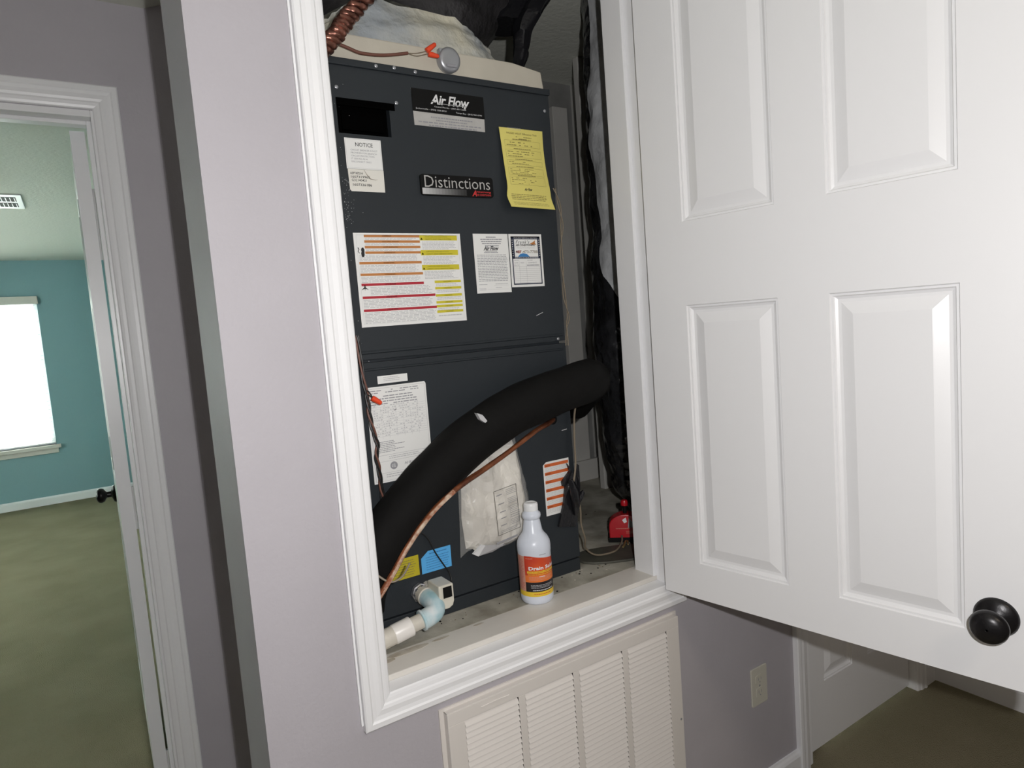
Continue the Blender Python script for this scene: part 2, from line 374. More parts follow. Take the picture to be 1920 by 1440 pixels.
def panel_door(root, W, z0, H, T, xs, zs, m='doorwhite', sides=(-1, 1)):
    """local: hinge at x=0, slab from x 0..W, y 0..T, panels at xs x zs"""
    b = MB(); xe = [0]+[q for p in xs for q in p]+[W]; ze = [z0]+[q for p in zs for q in p]+[z0+H]
    for i in range(len(xe)-1):
        for j in range(len(ze)-1):
            pan = (i % 2 == 1) and (j % 2 == 1)
            if not pan: pass
    # stiles full height, rails and mullion between them
    for i in range(0, len(xe)-1, 2): b.box((xe[i], 0, z0), (xe[i+1], T, z0+H), m)
    for i in range(1, len(xe)-1, 2):
        for j in range(0, len(ze)-1, 2): b.box((xe[i], 0, ze[j]), (xe[i+1], T, ze[j+1]), m)
    b.build('slab', root)
    for p in xs:
        for q in zs:
            c = MB()
            for s_ in sides:
                k = panel_mb(p[0], q[0], p[1], q[1], 0 if s_ < 0 else T, s_, m); c.add(k.v, k.f, m)
            c.build('panel', root)
def knob(root, x, z, y, sgn, label=None, big=1.):
    b = MB(); prof = [(0, 0), (.034, 0), (.034, .004), (.030, .009), (.020, .012), (.0115, .016), (.0115, .030), (.016, .034), (.0255, .040), (.029, .048), (.029, .054), (.0255, .061), (.016, .066), (.002, .068)]
    b.lathe([(r*big, h*big) for r, h in prof], (x, y, z), (0, sgn, 0), 'bronze', 40, cap=False)
    k = b.build('knob', root, label)
    c = MB(); c.box((x+.024, y+sgn*.004, z-.003), (x+.028, y+sgn*.0105, z+.001), 'bronze'); c.build('screw', k)
    return k
# closet door, swung open towards the hallway (free edge near the camera)
DA = math.radians(279.4345)
d1 = bpy.data.objects.new('door_1', None); COL.objects.link(d1); tag(d1, 'white panelled closet door standing open with black knob', None, None, 'structure')
d1.location = (1.1749, -.0215, 0); d1.rotation_euler = (0, 0, DA)
# local +x runs from hinge to free edge; visible face is local y=0 seen from -y side, slab thickness goes to +y
panel_door(d1, .755, .7590, 1.575, .035, [(.1025, .3218), (.4261, .6458)], [(.849, 1.471), (1.662, 2.245)])
knob(d1, .693, .885, 0, -1, 'black round door knob with rosette')
knob(d1, .693, .885, .035, 1, 'black round door knob with rosette')
for hz in (.92, 1.55, 2.16):
    b = MB(); b.lathe([(.006, 0), (.006, .09)], (-.008, .030, hz), (0, 0, 1), 'white', 12); b.box((-.007, .0305, hz), (.03, .0345, hz+.09), 'white'); b.build('hinge', d1)
# bedroom door, open at a right angle
d2 = bpy.data.objects.new('door_2', None); COL.objects.link(d2); tag(d2, 'white bedroom door standing open inside the bedroom', None, None, 'structure')
d2.location = (.0480, 1.130, 0); d2.rotation_euler = (0, 0, math.radians(89.3))
# local x -> +Y, local y -> -X : slab must extend to +X, so use negative thickness
def neg_door():
    T = .037
    xs = [(.115, .345), (.455, .685)]; zs = [(.235, .86), (1.06, 1.62), (1.75, 1.985)]
    r = d2; b = MB(); m = 'doorwhite'; z0 = .012; H = 2.100; W = .80
    xe = [0]+[q for p in xs for q in p]+[W]; ze = [z0]+[q for p in zs for q in p]+[z0+H]
    for i in range(0, 5, 2): b.box((xe[i], -T, z0), (xe[i+1], 0, z0+H), m)
    for i in (1, 3):
        for j in range(0, len(ze)-1, 2): b.box((xe[i], -T, ze[j]), (xe[i+1], 0, ze[j+1]), m)
    b.build('slab', r)
    for p in xs:
        for q in zs:
            c = MB()
            k = panel_mb(p[0], q[0], p[1], q[1], 0, 1, m); c.add(k.v, k.f, m)
            k = panel_mb(p[0], q[0], p[1], q[1], -T, -1, m); c.add(k.v, k.f, m)
            c.build('panel', r)
    knob(r, .735, .908, 0, 1, 'black round door knob with rosette'); knob(r, .735, .908, -T, -1, 'black round door knob with rosette')
neg_door()
for hz, hh in ((.100, .097), (.920, .133), (1.741, .205)):
    b = MB(); b.lathe([(.0065, 0), (.0065, hh)], (-.003, -.0435, hz), (0, 0, 1), 'white', 12); b.box((-.0045, -.0515, hz), (.004, -.0375, hz+hh), 'white'); b.build('hinge', d2)
# closed door at the end of the hallway
d3 = bpy.data.objects.new('door_3', None); COL.objects.link(d3); tag(d3, 'closed white panelled door at the hallway end', None, None, 'structure')
d3.location = (1.798, .022, 0)
panel_door(d3, .634, .012, 2.030, .036, [(.105, .270), (.365, .530)], [(.225, .845), (1.03, 1.60), (1.72, 1.93)], 'doorwhite', (-1,))
knob(d3, .575, .93, 0, -1, 'black round door knob with rosette')

# ------------------------------------------------------------------ bedroom window
w1 = bpy.data.objects.new('window_1', None); COL.objects.link(w1); tag(w1, 'bright bedroom window with white blinds', None, None, 'structure')
def window(root, x0, x1, z0, z1, ya, yb, place=lambda x, y, z: (x, y, z), sill=True):
    def bx(b, a, c, m):
        b.box(place(*a), place(*c), m)
    b = MB(); f = .035
    bx(b, (x0, ya, z0), (x0+f, ya+.03, z1), 'white'); bx(b, (x1-f, ya, z0), (x1, ya+.03, z1), 'white'); bx(b, (x0+f, ya, z0), (x1-f, ya+.03, z0+f), 'white'); bx(b, (x0+f, ya, z1-f), (x1-f, ya+.03, z1), 'white')
    b.build('window_frame', root)
    for a, c in ((z0+f, (z0+z1)/2-.0005), ((z0+z1)/2+.0005, z1-f)):
        b = MB(); bx(b, (x0+f, ya+.014, a), (x1-f, ya+.017, c), 'glass'); b.build('pane', root)
window(w1, -1.30, -.30, .60, 2.05, 6.985, 7.02)
b = MB(); b.box((-1.34, 6.868, .565), (-.262, 6.985, .600), 'cream'); b.box((-1.32, 6.900, .516), (-.285, 6.914, .565), 'cream'); b.build('window_sill', w1, bevel=.003)
b = MB(); b.box((-1.31, 6.880, 2.012), (-.288, 6.914, 2.088), 'cream'); b.build('head_rail', w1, bevel=.003)
n = 34; me = None
for i in range(n):
    z = .625+i*(2.005-.625)/(n-1)
    if me is None:
        b = MB(); b.prism([(-1.29, 6.925, -.004), (-1.29, 6.950, .001), (-1.29, 6.972, -.004), (-1.29, 6.972, -.006), (-1.29, 6.950, -.001), (-1.29, 6.925, -.006)], (.98, 0, 0), 'blind')
        o = b.build('slat', w1); me = o.data
    else: o = new_obj('slat', me, w1)
    o.location = (0, 0, z)
w2 = bpy.data.objects.new('fill_window', None); COL.objects.link(w2); tag(w2, 'unseen bedroom side window added for more daylight', None, None, 'structure')  # out of view, added to throw daylight on the far wall
window(w2, 3.4, 5.0, .60, 2.05, 0, .03, place=lambda x, y, z: (-2.69-y*.9, x, z))
# ceiling register in the bedroom
cv = thing('ceiling_vent', 'small white ceiling vent with dark slots above the bedroom carpet', 'vent')
b = MB(); b.box((-.56, 3.70, 2.432), (-.185, 4.13, 2.4395), 'white'); b.build('face_plate', cv, bevel=.002)
for ry in (3.765, 3.94):
    b = MB(); b.box((-.53, ry, 2.4305), (-.215, ry+.125, 2.4318), 'black'); b.build('slot_opening', cv)
    for k in range(15):
        b = MB(); x = -.525+k*.0215; b.box((x, ry, 2.428), (x+.004, ry+.125, 2.4305), 'white'); b.build('louver', cv)

# ------------------------------------------------------------------ air handler
YH = .205
ah = thing('air_handler', 'tall slate grey metal air handler cabinet covered in stickers inside the closet', 'air handler')
HX0, HX1 = .505, 1.083
def panel_with_hole(name, z0, z1, hole=None):
    b = MB(); y0, y1 = YH, YH+.022
    if hole:
        a, c, d, e = hole
        b.box((HX0, y0, z0), (a, y1, z1), 'slate'); b.box((c, y0, z0), (HX1, y1, z1), 'slate'); b.box((a, y0, z0), (c, y1, d), 'slate'); b.box((a, y0, e), (c, y1, z1), 'slate')
    else: b.box((HX0, y0, z0), (HX1, y1, z1), 'slate')
    return b.build(name, ah)
b = MB(); b.box((HX0+.003, YH+.022, .775), (HX1-.003, .76, 2.044), 'slate'); b.build('cabinet_body', ah, bevel=.002)
panel_with_hole('upper_panel', 1.4045, 2.034, (.516, .637, 1.893, 1.966))
panel_with_hole('lower_panel', .8125, 1.3975)
b = MB(); b.box((HX0, YH+.001, .774), (HX1, YH+.03, .8075), 'slate'); b.build('base_rail', ah, bevel=.002)
b = MB(); b.box((HX0-.001, YH-.006, 2.034), (HX1+.002, YH+.03, 2.049), 'slate'); b.build('top_flange', ah, bevel=.002)
b = MB(); b.prism([(HX0+.01, YH, 1.4165), (HX0+.01, YH-.0022, 1.4185), (HX0+.01, YH-.0022, 1.4215), (HX0+.01, YH, 1.4245)], (.56, 0, 0), 'slate'); b.prism([(HX0+.01, YH, 1.379), (HX0+.01, YH-.002, 1.3805), (HX0+.01, YH-.002, 1.3835), (HX0+.01, YH, 1.385)], (.56, 0, 0), 'slate'); b.build('pressed_rib', ah)
b = MB()
b.box((.516, YH+.018, 1.893), (.637, YH+.021, 1.966), 'slatedark'); b.box((.516, YH-.0015, 1.9515), (.650, YH+.0005, 1.9665), 'slatedark')
b.box((.530, YH+.012, 1.905), (.625, YH+.018, 1.945), 'slatedark'); b.build('breaker_opening', ah, 'black recessed breaker opening')
for x, z in ((.6555, 1.9695), (.520, 1.988), (.612, 2.0415), (.655, 2.0435), (.706, 2.0415), (1.068, 1.995), (1.060, 1.41)):
    b = MB(); b.lathe([(.004, 0), (.004, .0015), (.002, .0028), (.0003, .003)], (x, YH-(.006 if z > 2.035 else 0), z), (0, -1, 0), 'pewter', 10, cap=False); b.build('screw', ah)
SY = YH-.0006    # sticker front surface
def sticker(name, label, pts, m, t=.0005):
    """pts in (x, z), on the cabinet face"""
    b = MB(); P = [(x, SY, z) for x, z in pts]
    b.prism(P, (0, t, 0), m); return b.build(name, ah, label)
def rectp(x0, z0, x1, z1): return [(x0, z0), (x1, z0), (x1, z1), (x0, z1)]
PY = SY-.0003

# black and silver installer sticker
s = sticker('installer_sticker', 'black and silver installer sticker near the top', [(.696, 1.926), (.883, 1.926), (.885, 2.008), (.694, 2.008)], 'silver')
p = Sheet(flat(.694, 1.926, PY)); p.poly([(.0, .031), (.191, .030), (.191, .082), (.0, .082)], 'black')
p.lift = .0003; p.text('Air Flow', .047, .051, .104, .0225, 'inkw', .022, .28, .95); p.rect(.050, .0555, .062, .0575, 'inkw'); p.rect(.066, .0535, .142, .0547, 'inkw'); p.rect(.135, .048, .139, .054, 'inkw')
p.text('DESIGNS', .080, .0525, .045, .0022, 'inkg', .02)
p.text('Central Florida - (407) 831-3600', .056, .0435, .084, .0042, 'inkw'); p.text('Jacksonville - (904) 358-8931', .008, .0355, .079, .0042, 'inkw'); p.text('Tampa Bay - (813) 962-2790', .112, .0350, .071, .0042, 'inkw')
for i, (a, c) in enumerate(((.045, .155), (.058, .140), (.012, .178), (.038, .165))): p.lines(a, .0235-i*.0062-.005, c, .0235-i*.0062, 1, 'inkg', .55, .0, .03, .08)
p.build('print', s)
# name badge
def rr(x0, z0, x1, z1, r, n=5):
    out = []
    for cx, cz, a0 in ((x1-r, z0+r, -90), (x1-r, z1-r, 0), (x0+r, z1-r, 90), (x0+r, z0+r, 180)):
        for k in range(n+1):
            a = math.radians(a0+90*k/n); out.append((cx+r*math.cos(a), cz+r*math.sin(a)))
    return out
b = MB(); b.prism([(x, YH-.005, z) for x, z in rr(.696, 1.7685, .891, 1.8165, .007)], (0, .005, 0), 'black'); s = b.build('name_badge', ah, 'black badge reading Distinctions with grey and red accents')
p = Sheet(flat(.696, 1.7685, YH-.0053)); p.text('Distinctions', .010, .0185, .176, .0265, 'silver', -.006, 0, .98)
n = 14
sil = [mat('badge silver %d' % i, tuple(.50*(1-i/n)**1.6+.01 for _ in range(3)), .35) for i in range(n)]
for i in range(n): p.rect(.003+i*.0083, .0025, .003+(i+1)*.0083, .0165, sil[i])
p.text('A', .134, .002, .013, .014, 'redprint', .03, .3); p.text('rmstrong', .147, .0095, .040, .005, 'redprint', .02); p.text('AIR CONDITIONING', .147, .0035, .040, .0045, 'redprint', .02)
p.build('print', s)
# notice
s = sticker('notice_sticker', 'white NOTICE sticker below the breaker opening', rectp(.526, 1.819, .609, 1.884), 'paper')
p = Sheet(flat(.526, 1.819, PY)); p.frame(.002, .002, .081, .063, .0004, 'inkl'); p.text('NOTICE', .0235, .048, .040, .0085, 'inkb', .004)
for i, (t, wd) in enumerate((('CIRCUIT BREAKER IS NOT', .061), ('PROVIDED FOR BRANCH', .059), ('CIRCUIT PROTECTION.', .054), ('IT SERVES AS A', .037), ('DISCONNECT ONLY.', .046))): p.text(t, .012, .0385-i*.0062, wd, .0036, 'inkg')
p.build('print', s)
s = sticker('serial_sticker', 'off white serial number sticker under the notice', [(.532, 1.771), (.609, 1.771), (.6095, 1.8185), (.5275, 1.8185), (.5285, 1.775)], 'beigepaper')
p = Sheet(flat(.528, 1.771, PY)); p.text('ASPT47D14', .004, .036, .028, .0055, 'inkb', .012); p.text('1607319965', .005, .0285, .043, .0052, 'inkb', .012, 0, 1.05); p.text('G32140421', .006, .0215, .034, .0050, 'inkb', .006); p.text('1607326186', .008, .0115, .043, .0056, 'inkb', .012, 0, 1.05)
p.add([p.fn(u, v, 0) for u, v in ((.036, .047), (.043, .036), (.050, .0285), (.060, .0265), (.068, .027), (.060, .0255), (.049, .0270), (.042, .035), (.0352, .047))], [(0, 1, 7, 8), (1, 2, 6, 7), (2, 3, 5, 6), (3, 4, 5)], 'wire')
p.build('print', s)
# big warning label
s = sticker('warning_label', 'large white warning label with orange, red and yellow bands', rectp(.5250, 1.4760, .7895, 1.6820), 'paper')
p = Sheet(flat(.525, 1.476, PY)); W_, H_ = .2645, .206
def V(t): return H_-t*H_
for i, t in enumerate((.020, .078, .138, .196)):
    p.rect(.024, V(t+.026), .158, V(t), 'orange')
    if i < 3: p.lines(.026, V(t+.052), .150, V(t+.030), 2, 'inkl', .45, .1)
p.text('WARNING', .066, V(.038), .022, .0028, 'inkb', .01); p.text('ELECTRIC SHOCK', .066, V(.098), .040, .0028, 'inkb', .01); p.text('HOT SURFACES', .068, V(.158), .034, .0028, 'inkb', .01); p.text('WARNING', .068, V(.216), .026, .0028, 'inkb', .01)
for t, a, cc in ((.305, .158, 'orange'), (.428, .159, 'orange'), (.535, .159, 'red'), (.672, .186, 'red'), (.810, .187, 'red')):
    p.rect(.008, V(t+.027), a, V(t), cc); p.text('WARNING' if cc == 'orange' else 'DANGER', .064, V(t+.020), .026, .0028, 'inkb' if cc == 'orange' else 'inkw', .01)
for t0, t1_, a, nn in ((.228, .300, .150, 5), (.338, .422, .150, 6), (.460, .528, .152, 5), (.570, .665, .180, 6), (.704, .800, .182, 6), (.842, .965, .184, 8)):
    p.lines(.009 if t0 != .570 else .028, V(t1_), a, V(t0), nn, 'inkl', .42, .08)
for t in (.020, .185, .350):
    p.rect(.158, V(t+.058), .2555, V(t), 'yband'); p.poly([(.160, V(t+.050)), (.1655, V(t+.050)), (.1628, V(t+.026))], 'inkb')
    p.text('CRITICAL INSTALLATION', .172, V(t+.024), .058, .0026, 'yink'); p.text('SAFETY AND SERVICE ITEMS', .172, V(t+.050), .068, .0026, 'yink')
    p.lines(.163, V(t+.160), .252, V(t+.066), 6, 'inkl', .42, .25)
for i, t in enumerate((.528, .600, .682, .760, .804, .866)):
    p.rect(.187, V(t+.028), .2565, V(t), 'yband'); p.text('CAUTION', .210, V(t+.021), .020, .0026, 'yink', .01)
    if i in (0, 1, 2, 4): p.lines(.190, V(t+.066), .254, V(t+.032), 2, 'inkl', .42, .2)
p.lines(.190, V(.94), .254, V(.91), 1, 'inkl', .4, .1)
p.frame(.006, .006, .2585, .2015, .0004, 'inkl')
hand = [(.0155, .1535), (.020, .1535), (.022, .158), (.0225, .170), (.020, .1745), (.016, .173), (.0145, .169), (.0155, .166), (.0142, .1615)]
p.poly(hand, 'inkb'); p.poly([(.007, .1735), (.0085, .175), (.0110, .170), (.0085, .166), (.0115, .162), (.0100, .1615), (.0068, .166), (.0092, .170)], 'inkb')
p.poly([(.007, .0815), (.0145, .0885), (.0165, .0885), (.024, .0815), (.0165, .0845), (.0155, .080), (.0145, .0845)], 'inkb'); p.poly([(.0130, .089), (.0180, .089), (.0155, .0935)], 'inkb')
p.build('print', s)
# air flow paper sticker
s = sticker('warranty_sticker', 'narrow white text sheet beside the warning label', rectp(.8250, 1.5385, .9250, 1.6825), 'paper')
p = Sheet(flat(.825, 1.5385, PY))
for i, (a, c) in enumerate(((.036, .064), (.020, .082), (.022, .080), (.024, .078), (.032, .072))): p.lines(a, .1375-i*.0052-.004, c, .1375-i*.0052, 1, 'inkg', .6, 0, .06, .16)
p.text('Air Flow', .027, .1035, .044, .0105, 'inkb', .025, .35, .95); p.rect(.030, .1015, .066, .1026, 'inkb'); p.lines(.028, .0965, .068, .0998, 1, 'inkg', .6, 0)
p.lines(.007, .028, .094, .0945, 17, 'inkg', .38, .04); p.lines(.007, .0195, .030, .0235, 1, 'inkg', .3, 0); p.lines(.054, .0195, .090, .0245, 1, 'inkl', .35, .0); p.rect(.050, .0175, .092, .0180, 'inkl')
p.lines(.007, .0065, .026, .013, 2, 'inkl', .4, 0); p.lines(.054, .0110, .072, .0138, 1, 'inkl', .5, 0); p.rect(.030, .0080, .092, .0084, 'inkl'); p.build('print', s)
# service record sticker
s = sticker('service_sticker', 'white service record sticker with navy border', rectp(.9275, 1.5500, 1.0285, 1.6825), 'paper')
p = Sheet(flat(.9275, 1.55, PY)); p.rect(.006, .071, .095, .1265, 'navy'); p.frame(.006, .006, .095, .1265, .003, 'navy'); p.lift = .0002
p.rect(.015, .0755, .087, .1195, 'paper'); 
for k in range(8): p.rect(.0088, .0775+k*.0055, .0108, .0800+k*.0055, 'inkw'); p.rect(.0905, .0775+k*.0055, .0925, .0800+k*.0055, 'inkw')
p.text('PROUDLY SERVING CENTRAL', .015, .1212, .072, .0028, 'inkw'); p.text('SERVICE IS OUR BUSINESS', .015, .0720, .072, .0024, 'inkw'); p.lift = .0004
p.text("Frank's", .020, .1085, .042, .0085, 'inkb', .006, .4, 1.3); p.text('AIR CONDITIONING', .019, .1022, .060, .0050, 'inkb', .03, .2); p.poly([(.062, .108), (.072, .112), (.080, .117), (.079, .110), (.083, .106), (.070, .106)], 'orange')
p.text('Heating and Cooling Service', .022, .0965, .055, .0028, 'inkg'); p.text('407-473-7788', .018, .0845, .068, .0072, 'wire', .012, 0, 1.05); p.text('407', .018, .0845, .016, .0072, 'redprint', .02)
p.poly([(.024, .0757), (.060, .0757), (.052, .0825), (.040, .0845), (.031, .0825)], 'blueink')
p.text('SERVICE', .011, .0655, .015, .0026, 'inkg'); p.text('RECORD', .052, .0655, .016, .0026, 'inkg'); p.text('DATE', .012, .0590, .011, .0034, 'inkg'); p.text('TECH', .030, .0590, .011, .0034, 'inkg'); p.text('COMMENTS', .053, .0590, .028, .0034, 'inkg')
p.text('10-19', .011, .0530, .013, .0034, 'inkg'); p.lines(.050, .0520, .088, .0565, 1, 'inkg', .5, 0)
for k in range(9): p.rect(.010, .0505-k*.0050, .091, .0509-k*.0050, 'inkg')
for u in (.0265, .0475): p.rect(u, .010, u+.0004, .0635, 'inkg')
p.build('print', s)
# lower stickers
s = sticker('barcode_sticker', 'tiny white strip sticker above the rating plate', rectp(.549, 1.348, .6215, 1.3655), 'paper')
p = Sheet(flat(.549, 1.348, PY)); p.lines(.014, .004, .055, .0155, 3, 'inkl', .4, .2); p.build('print', s)
s = sticker('rating_plate', 'white rating plate sticker full of fine print', [(.519, 1.124), (.662, 1.124), (.6655, 1.128), (.6655, 1.338), (.6625, 1.3425), (.523, 1.3425), (.519, 1.338)], 'paper')
p = Sheet(flat(.519, 1.124, PY)); p.frame(.004, .004, .1425, .2145, .0004, 'inkg')
p.lines(.008, .202, .138, .212, 2, 'inkg', .4, .1, skip=.3); p.lines(.008, .176, .135, .199, 4, 'inkg', .4, .2, skip=.15)
for k in range(14): p.rect(.006, .172-k*.0052, .1405, .1724-k*.0052, 'inkl'); p.lines(.008, .1728-k*.0052, .138, .1765-k*.0052, 1, 'inkl', .45, .05, .02, .04, .45)
for u in (.030, .048, .066, .084, .102, .120): p.rect(u, .100, u+.0004, .172, 'inkl')
p.lines(.018, .068, .085, .095, 7, 'inkg', .4, .5); p.rect(.006, .062, .1405, .0625, 'inkg'); p.lines(.040, .0515, .120, .060, 2, 'inkl', .4, .1); p.rect(.006, .048, .1405, .0484, 'inkg'); p.rect(.006, .0215, .1405, .0219, 'inkg')
p.lines(.030, .010, .110, .020, 2, 'inkl', .4, .1); p.rect(.062, .1605, .068, .1620, 'inkb')
p.poly([(.050+.009*math.cos(a*PI/8), .036+.009*math.sin(a*PI/8)) for a in range(16)], 'inkg'); p.lift = .0002; p.text('c', .0445, .0325, .003, .006, 'inkw', .02); p.text('UL', .0485, .032, .006, .008, 'inkw', .02); p.text('AHRI', .076, .034, .020, .006, 'inkg', .01)
p.build('print', s)
s = sticker('yellow_sticker', 'olive yellow sticker low on the cabinet', rectp(.5270, .8915, .6075, .9400), 'ylabel')
p = Sheet(flat(.527, .8915, PY)); p.lines(.006, .005, .076, .044, 7, 'yink', .28, .15); p.build('print', s)
s = sticker('blue_sticker', 'sky blue sticker with a clipped corner', [(.6135, .890), (.6920, .890), (.6925, .9420), (.6330, .9420), (.6140, .9275)], 'blue')
p = Sheet(flat(.6135, .890, PY)); p.lines(.022, .042, .072, .048, 1, 'blueink', .4, .1); p.lines(.012, .005, .074, .040, 6, 'blueink', .26, .15); p.build('print', s)
s = sticker('orange_banded_sticker', 'white sticker with five orange bands', [(.981, .9465), (1.066, .9465), (1.066, 1.0905), (.992, 1.0905), (.981, 1.083)], 'paper')
p = Sheet(flat(.981, .9465, PY))
for k in range(6): 
    v = .130-k*.0222; p.rect(.004, v, .083, v+.0085, 'brightorange'); p.text('WARNING', .006, v+.002, .017, .0035, 'inkb', .01); p.lines(.006, v-.0125, .081, v-.001, 4, 'inkl', .3, .1)
p.build('print', s)
# scuffs on the paint
b = Sheet(flat(0, 0, YH-.0003)); 
for x, z, L, a in ((.995, 1.474, .022, .35), (1.05, 1.165, .018, .1), (.664, 1.925, .0, 0)):
    if L: b.poly([(x, z), (x+L, z+L*a), (x+L, z+L*a+.0015), (x+.001, z+.0022)], 'inkl')
for k in range(90):
    x = .512+abs(random.gauss(0, .014)); z = random.uniform(1.70, 1.80) if k < 70 else random.uniform(1.3, 2.0)
    if x < .6: b.rect(x, z, x+random.uniform(.0004, .0012), z+random.uniform(.0004, .0016), 'inkl')
b.build('paint_scuffs', ah, kind='stuff')

# ------------------------------------------------------------------ curled yellow paper
yp = thing('yellow_paper_sheet', 'curled yellow efficiency form taped to the air handler', 'paper')
def ymap(u, v, l):
    t = v/.195; c = .004+.016*(1-t)**2+.010*(math.sin(u/.134*PI))*(t*(1-t))*2+.010*abs(u/.134-.3)*t*(1-t)
    sh = .014*(1-t)**1.6-.004*math.sin(t*PI*1.3)*(1-u/.134)
    q = u/.134; g = math.exp(-((t-.13)/.09)**2)
    sh += (1-q)*(.008*math.sin(PI*t)-.008*g)+q*(-.005*math.sin(PI*t)-.004*g)
    return (.918+u+sh*.9, YH-.0015-c-l, 1.746+v-.004*(1-t)*(u/.134))
b = MB(); nu, nv = 14, 22; vs = []; fs = []
for l in (.0, -.0005):
    for j in range(nv+1):
        for i in range(nu+1): vs.append(ymap(.134*i/nu, .195*j/nv, l))
q = (nu+1)*(nv+1)
for j in range(nv):
    for i in range(nu):
        a = j*(nu+1)+i; fs.append((a, a+1, a+nu+2, a+nu+1)); fs.append((q+a, q+a+nu+1, q+a+nu+2, q+a+1))
b.add(vs, fs, 'ypaper', True); b.build('sheet', yp)
p = Sheet(ymap); p.lift = .0006
p.text('FRIGID HEAT Efficiency Test', .020, .1790, .094, .0058, 'yink', .01); p.lines(.035, .1725, .100, .1765, 1, 'yink', .4, 0, skip=.4); p.lines(.055, .167, .080, .171, 1, 'yink', .6, 0)
for v0, v1, nl in ((.150, .165, 2), (.123, .142, 3), (.105, .116, 2), (.080, .098, 4), (.056, .076, 4)):
    for (a, c, d, e) in ((.010, v0, .122, v0+.0004), (.010, v1, .122, v1+.0004)): p.rect(a, c, d, e, 'yink', 8)
    p.rect(.010, v0, .0104, v1, 'yink'); p.rect(.1216, v0, .122, v1, 'yink'); p.lines(.015, v0+.001, .110, v1-.001, nl, 'yink', .3, .5, .03, .1, .35)
    p.lines(.035, v1+.0010, .095, v1+.0045, 1, 'yink', .5, .1)
p.text('Air Flow', .050, .042, .024, .0065, 'inkb', .03, .3); p.lines(.012, .018, .120, .034, 4, 'yink', .35, .1); p.lines(.012, .006, .120, .014, 3, 'yink', .25, .05)
p.build('print', yp)
b = MB(); b.box((.945, YH-.007, 1.936), (.985, YH-.0005, 1.9425), 'film'); b.build('tape', yp)

# ------------------------------------------------------------------ document bag
bag = thing('document_bag', 'clear plastic bag of folded instruction booklets hanging on the cabinet', 'document bag')
def relief(pts, y, depth, m, name, label, amp=.006, cell=.0085, seedv=0.):
    """closed outline in x-z filled with a creased grid that bulges toward -y"""
    bm = bmesh.new(); xs = [p[0] for p in pts]; zs = [p[1] for p in pts]
    def inside(x, z):
        c = False; j = len(pts)-1
        for i in range(len(pts)):
            if (pts[i][1] > z) != (pts[j][1] > z) and x < (pts[j][0]-pts[i][0])*(z-pts[i][1])/(pts[j][1]-pts[i][1])+pts[i][0]: c = not c
            j = i
        return c
    def dist(x, z):
        d = 9
        for i in range(len(pts)):
            a = Vector(pts[i-1]); e = Vector(pts[i])-a; q = Vector((x, z))-a; t = max(0, min(1, q.dot(e)/max(e.length_squared, 1e-9))); d = min(d, (q-e*t).length)
        return d
    from mathutils.geometry import delaunay_2d_cdt
    bnd = []
    for i in range(len(pts)):
        a = Vector(pts[i]); c = Vector(pts[(i+1) % len(pts)]); k = max(1, int((c-a).length/cell))
        for j in range(k): bnd.append(a+(c-a)*j/k)
    inner = []; x = min(xs)
    while x < max(xs):
        z = min(zs)
        while z < max(zs):
            X = x+random.uniform(-.3, .3)*cell; Z = z+random.uniform(-.3, .3)*cell
            if inside(X, Z) and dist(X, Z) > cell*.6: inner.append(Vector((X, Z)))
            z += cell
        x += cell
    allp = bnd+inner; nb = len(bnd)
    r = delaunay_2d_cdt(allp, [(i, (i+1) % nb) for i in range(nb)], [], 1, 1e-6)
    vs = []
    for q in r[0]:
        d = dist(q.x, q.y); e = min(1, d/.018)
        n1 = 1.5*(1-2.2*abs(noise.noise(Vector((q.x*13+q.y*2+seedv, q.y*4, seedv)))))-.8+.9*abs(noise.noise(Vector((q.x*34, q.y*26, seedv+3))))
        vs.append((q.x, min(y-.001, y-depth*e**.6-amp*n1*min(1, .25+e)), q.y))
    n = len(vs); back = [(v[0], y, v[2]) for v in vs]
    fs = [tuple(f) for f in r[2]]
    b = MB(); b.add(vs, fs, m); b.add(back, [f[::-1] for f in fs], m)
    # side skirt
    edges = {}
    for f in fs:
        for i in range(3):
            e = (f[i], f[(i+1) % 3]); edges[e] = 1
    sk = [(e[1], e[0], e[0]+n, e[1]+n) for e in edges if (e[1], e[0]) not in edges]
    b.add(vs+back, sk, m); return b.build(name, bag, label)
relief([(.733, .922), (.752, .917), (.765, .904), (.862, .906), (.903, .916), (.916, .945), (.915, 1.02), (.905, 1.085), (.899, 1.135), (.889, 1.167), (.787, 1.150), (.752, 1.128), (.742, 1.108), (.735, 1.085), (.728, 1.0)], YH-.0015, .015, 'bagpaper', 'booklet', 'white folded booklets', .010, .007)
relief([(.717, .903), (.735, .913), (.752, .917), (.765, .900), (.800, .899), (.862, .903), (.905, .913), (.925, .95), (.925, 1.01), (.918, 1.06), (.905, 1.13), (.899, 1.181), (.872, 1.178), (.787, 1.178), (.764, 1.157), (.752, 1.132), (.728, 1.128), (.706, 1.115), (.722, 1.100), (.727, 1.085), (.722, .98)], YH-.0008, .021, 'film', 'plastic_sleeve', None, .010, .007, 5.)
def bmap(u, v, l):
    return (.806+u+.004*math.sin(v*40), YH-.0405-l-.002*math.sin(v*30), .945+v+u*.12)
p = Sheet(bmap); p.frame(0, 0, .066, .112, .0010, 'inkb')
for v, nl in ((.092, 3), (.070, 3), (.050, 3), (.034, 2), (.016, 3)):
    p.lines(.006, v+.004, .022, v+.012, 1, 'inkg', .3, 0); p.lines(.034, v, .064, v+.016, nl+1, 'inkg', .28, .2)
p.lines(.006, .004, .060, .012, 2, 'inkg', .3, .2); p.rect(-.004, -.020, .058, -.015, 'inkg'); p.lines(-.004, -.026, .050, -.021, 1, 'inkl', .4, .1)
p.build('booklet_print', bag)
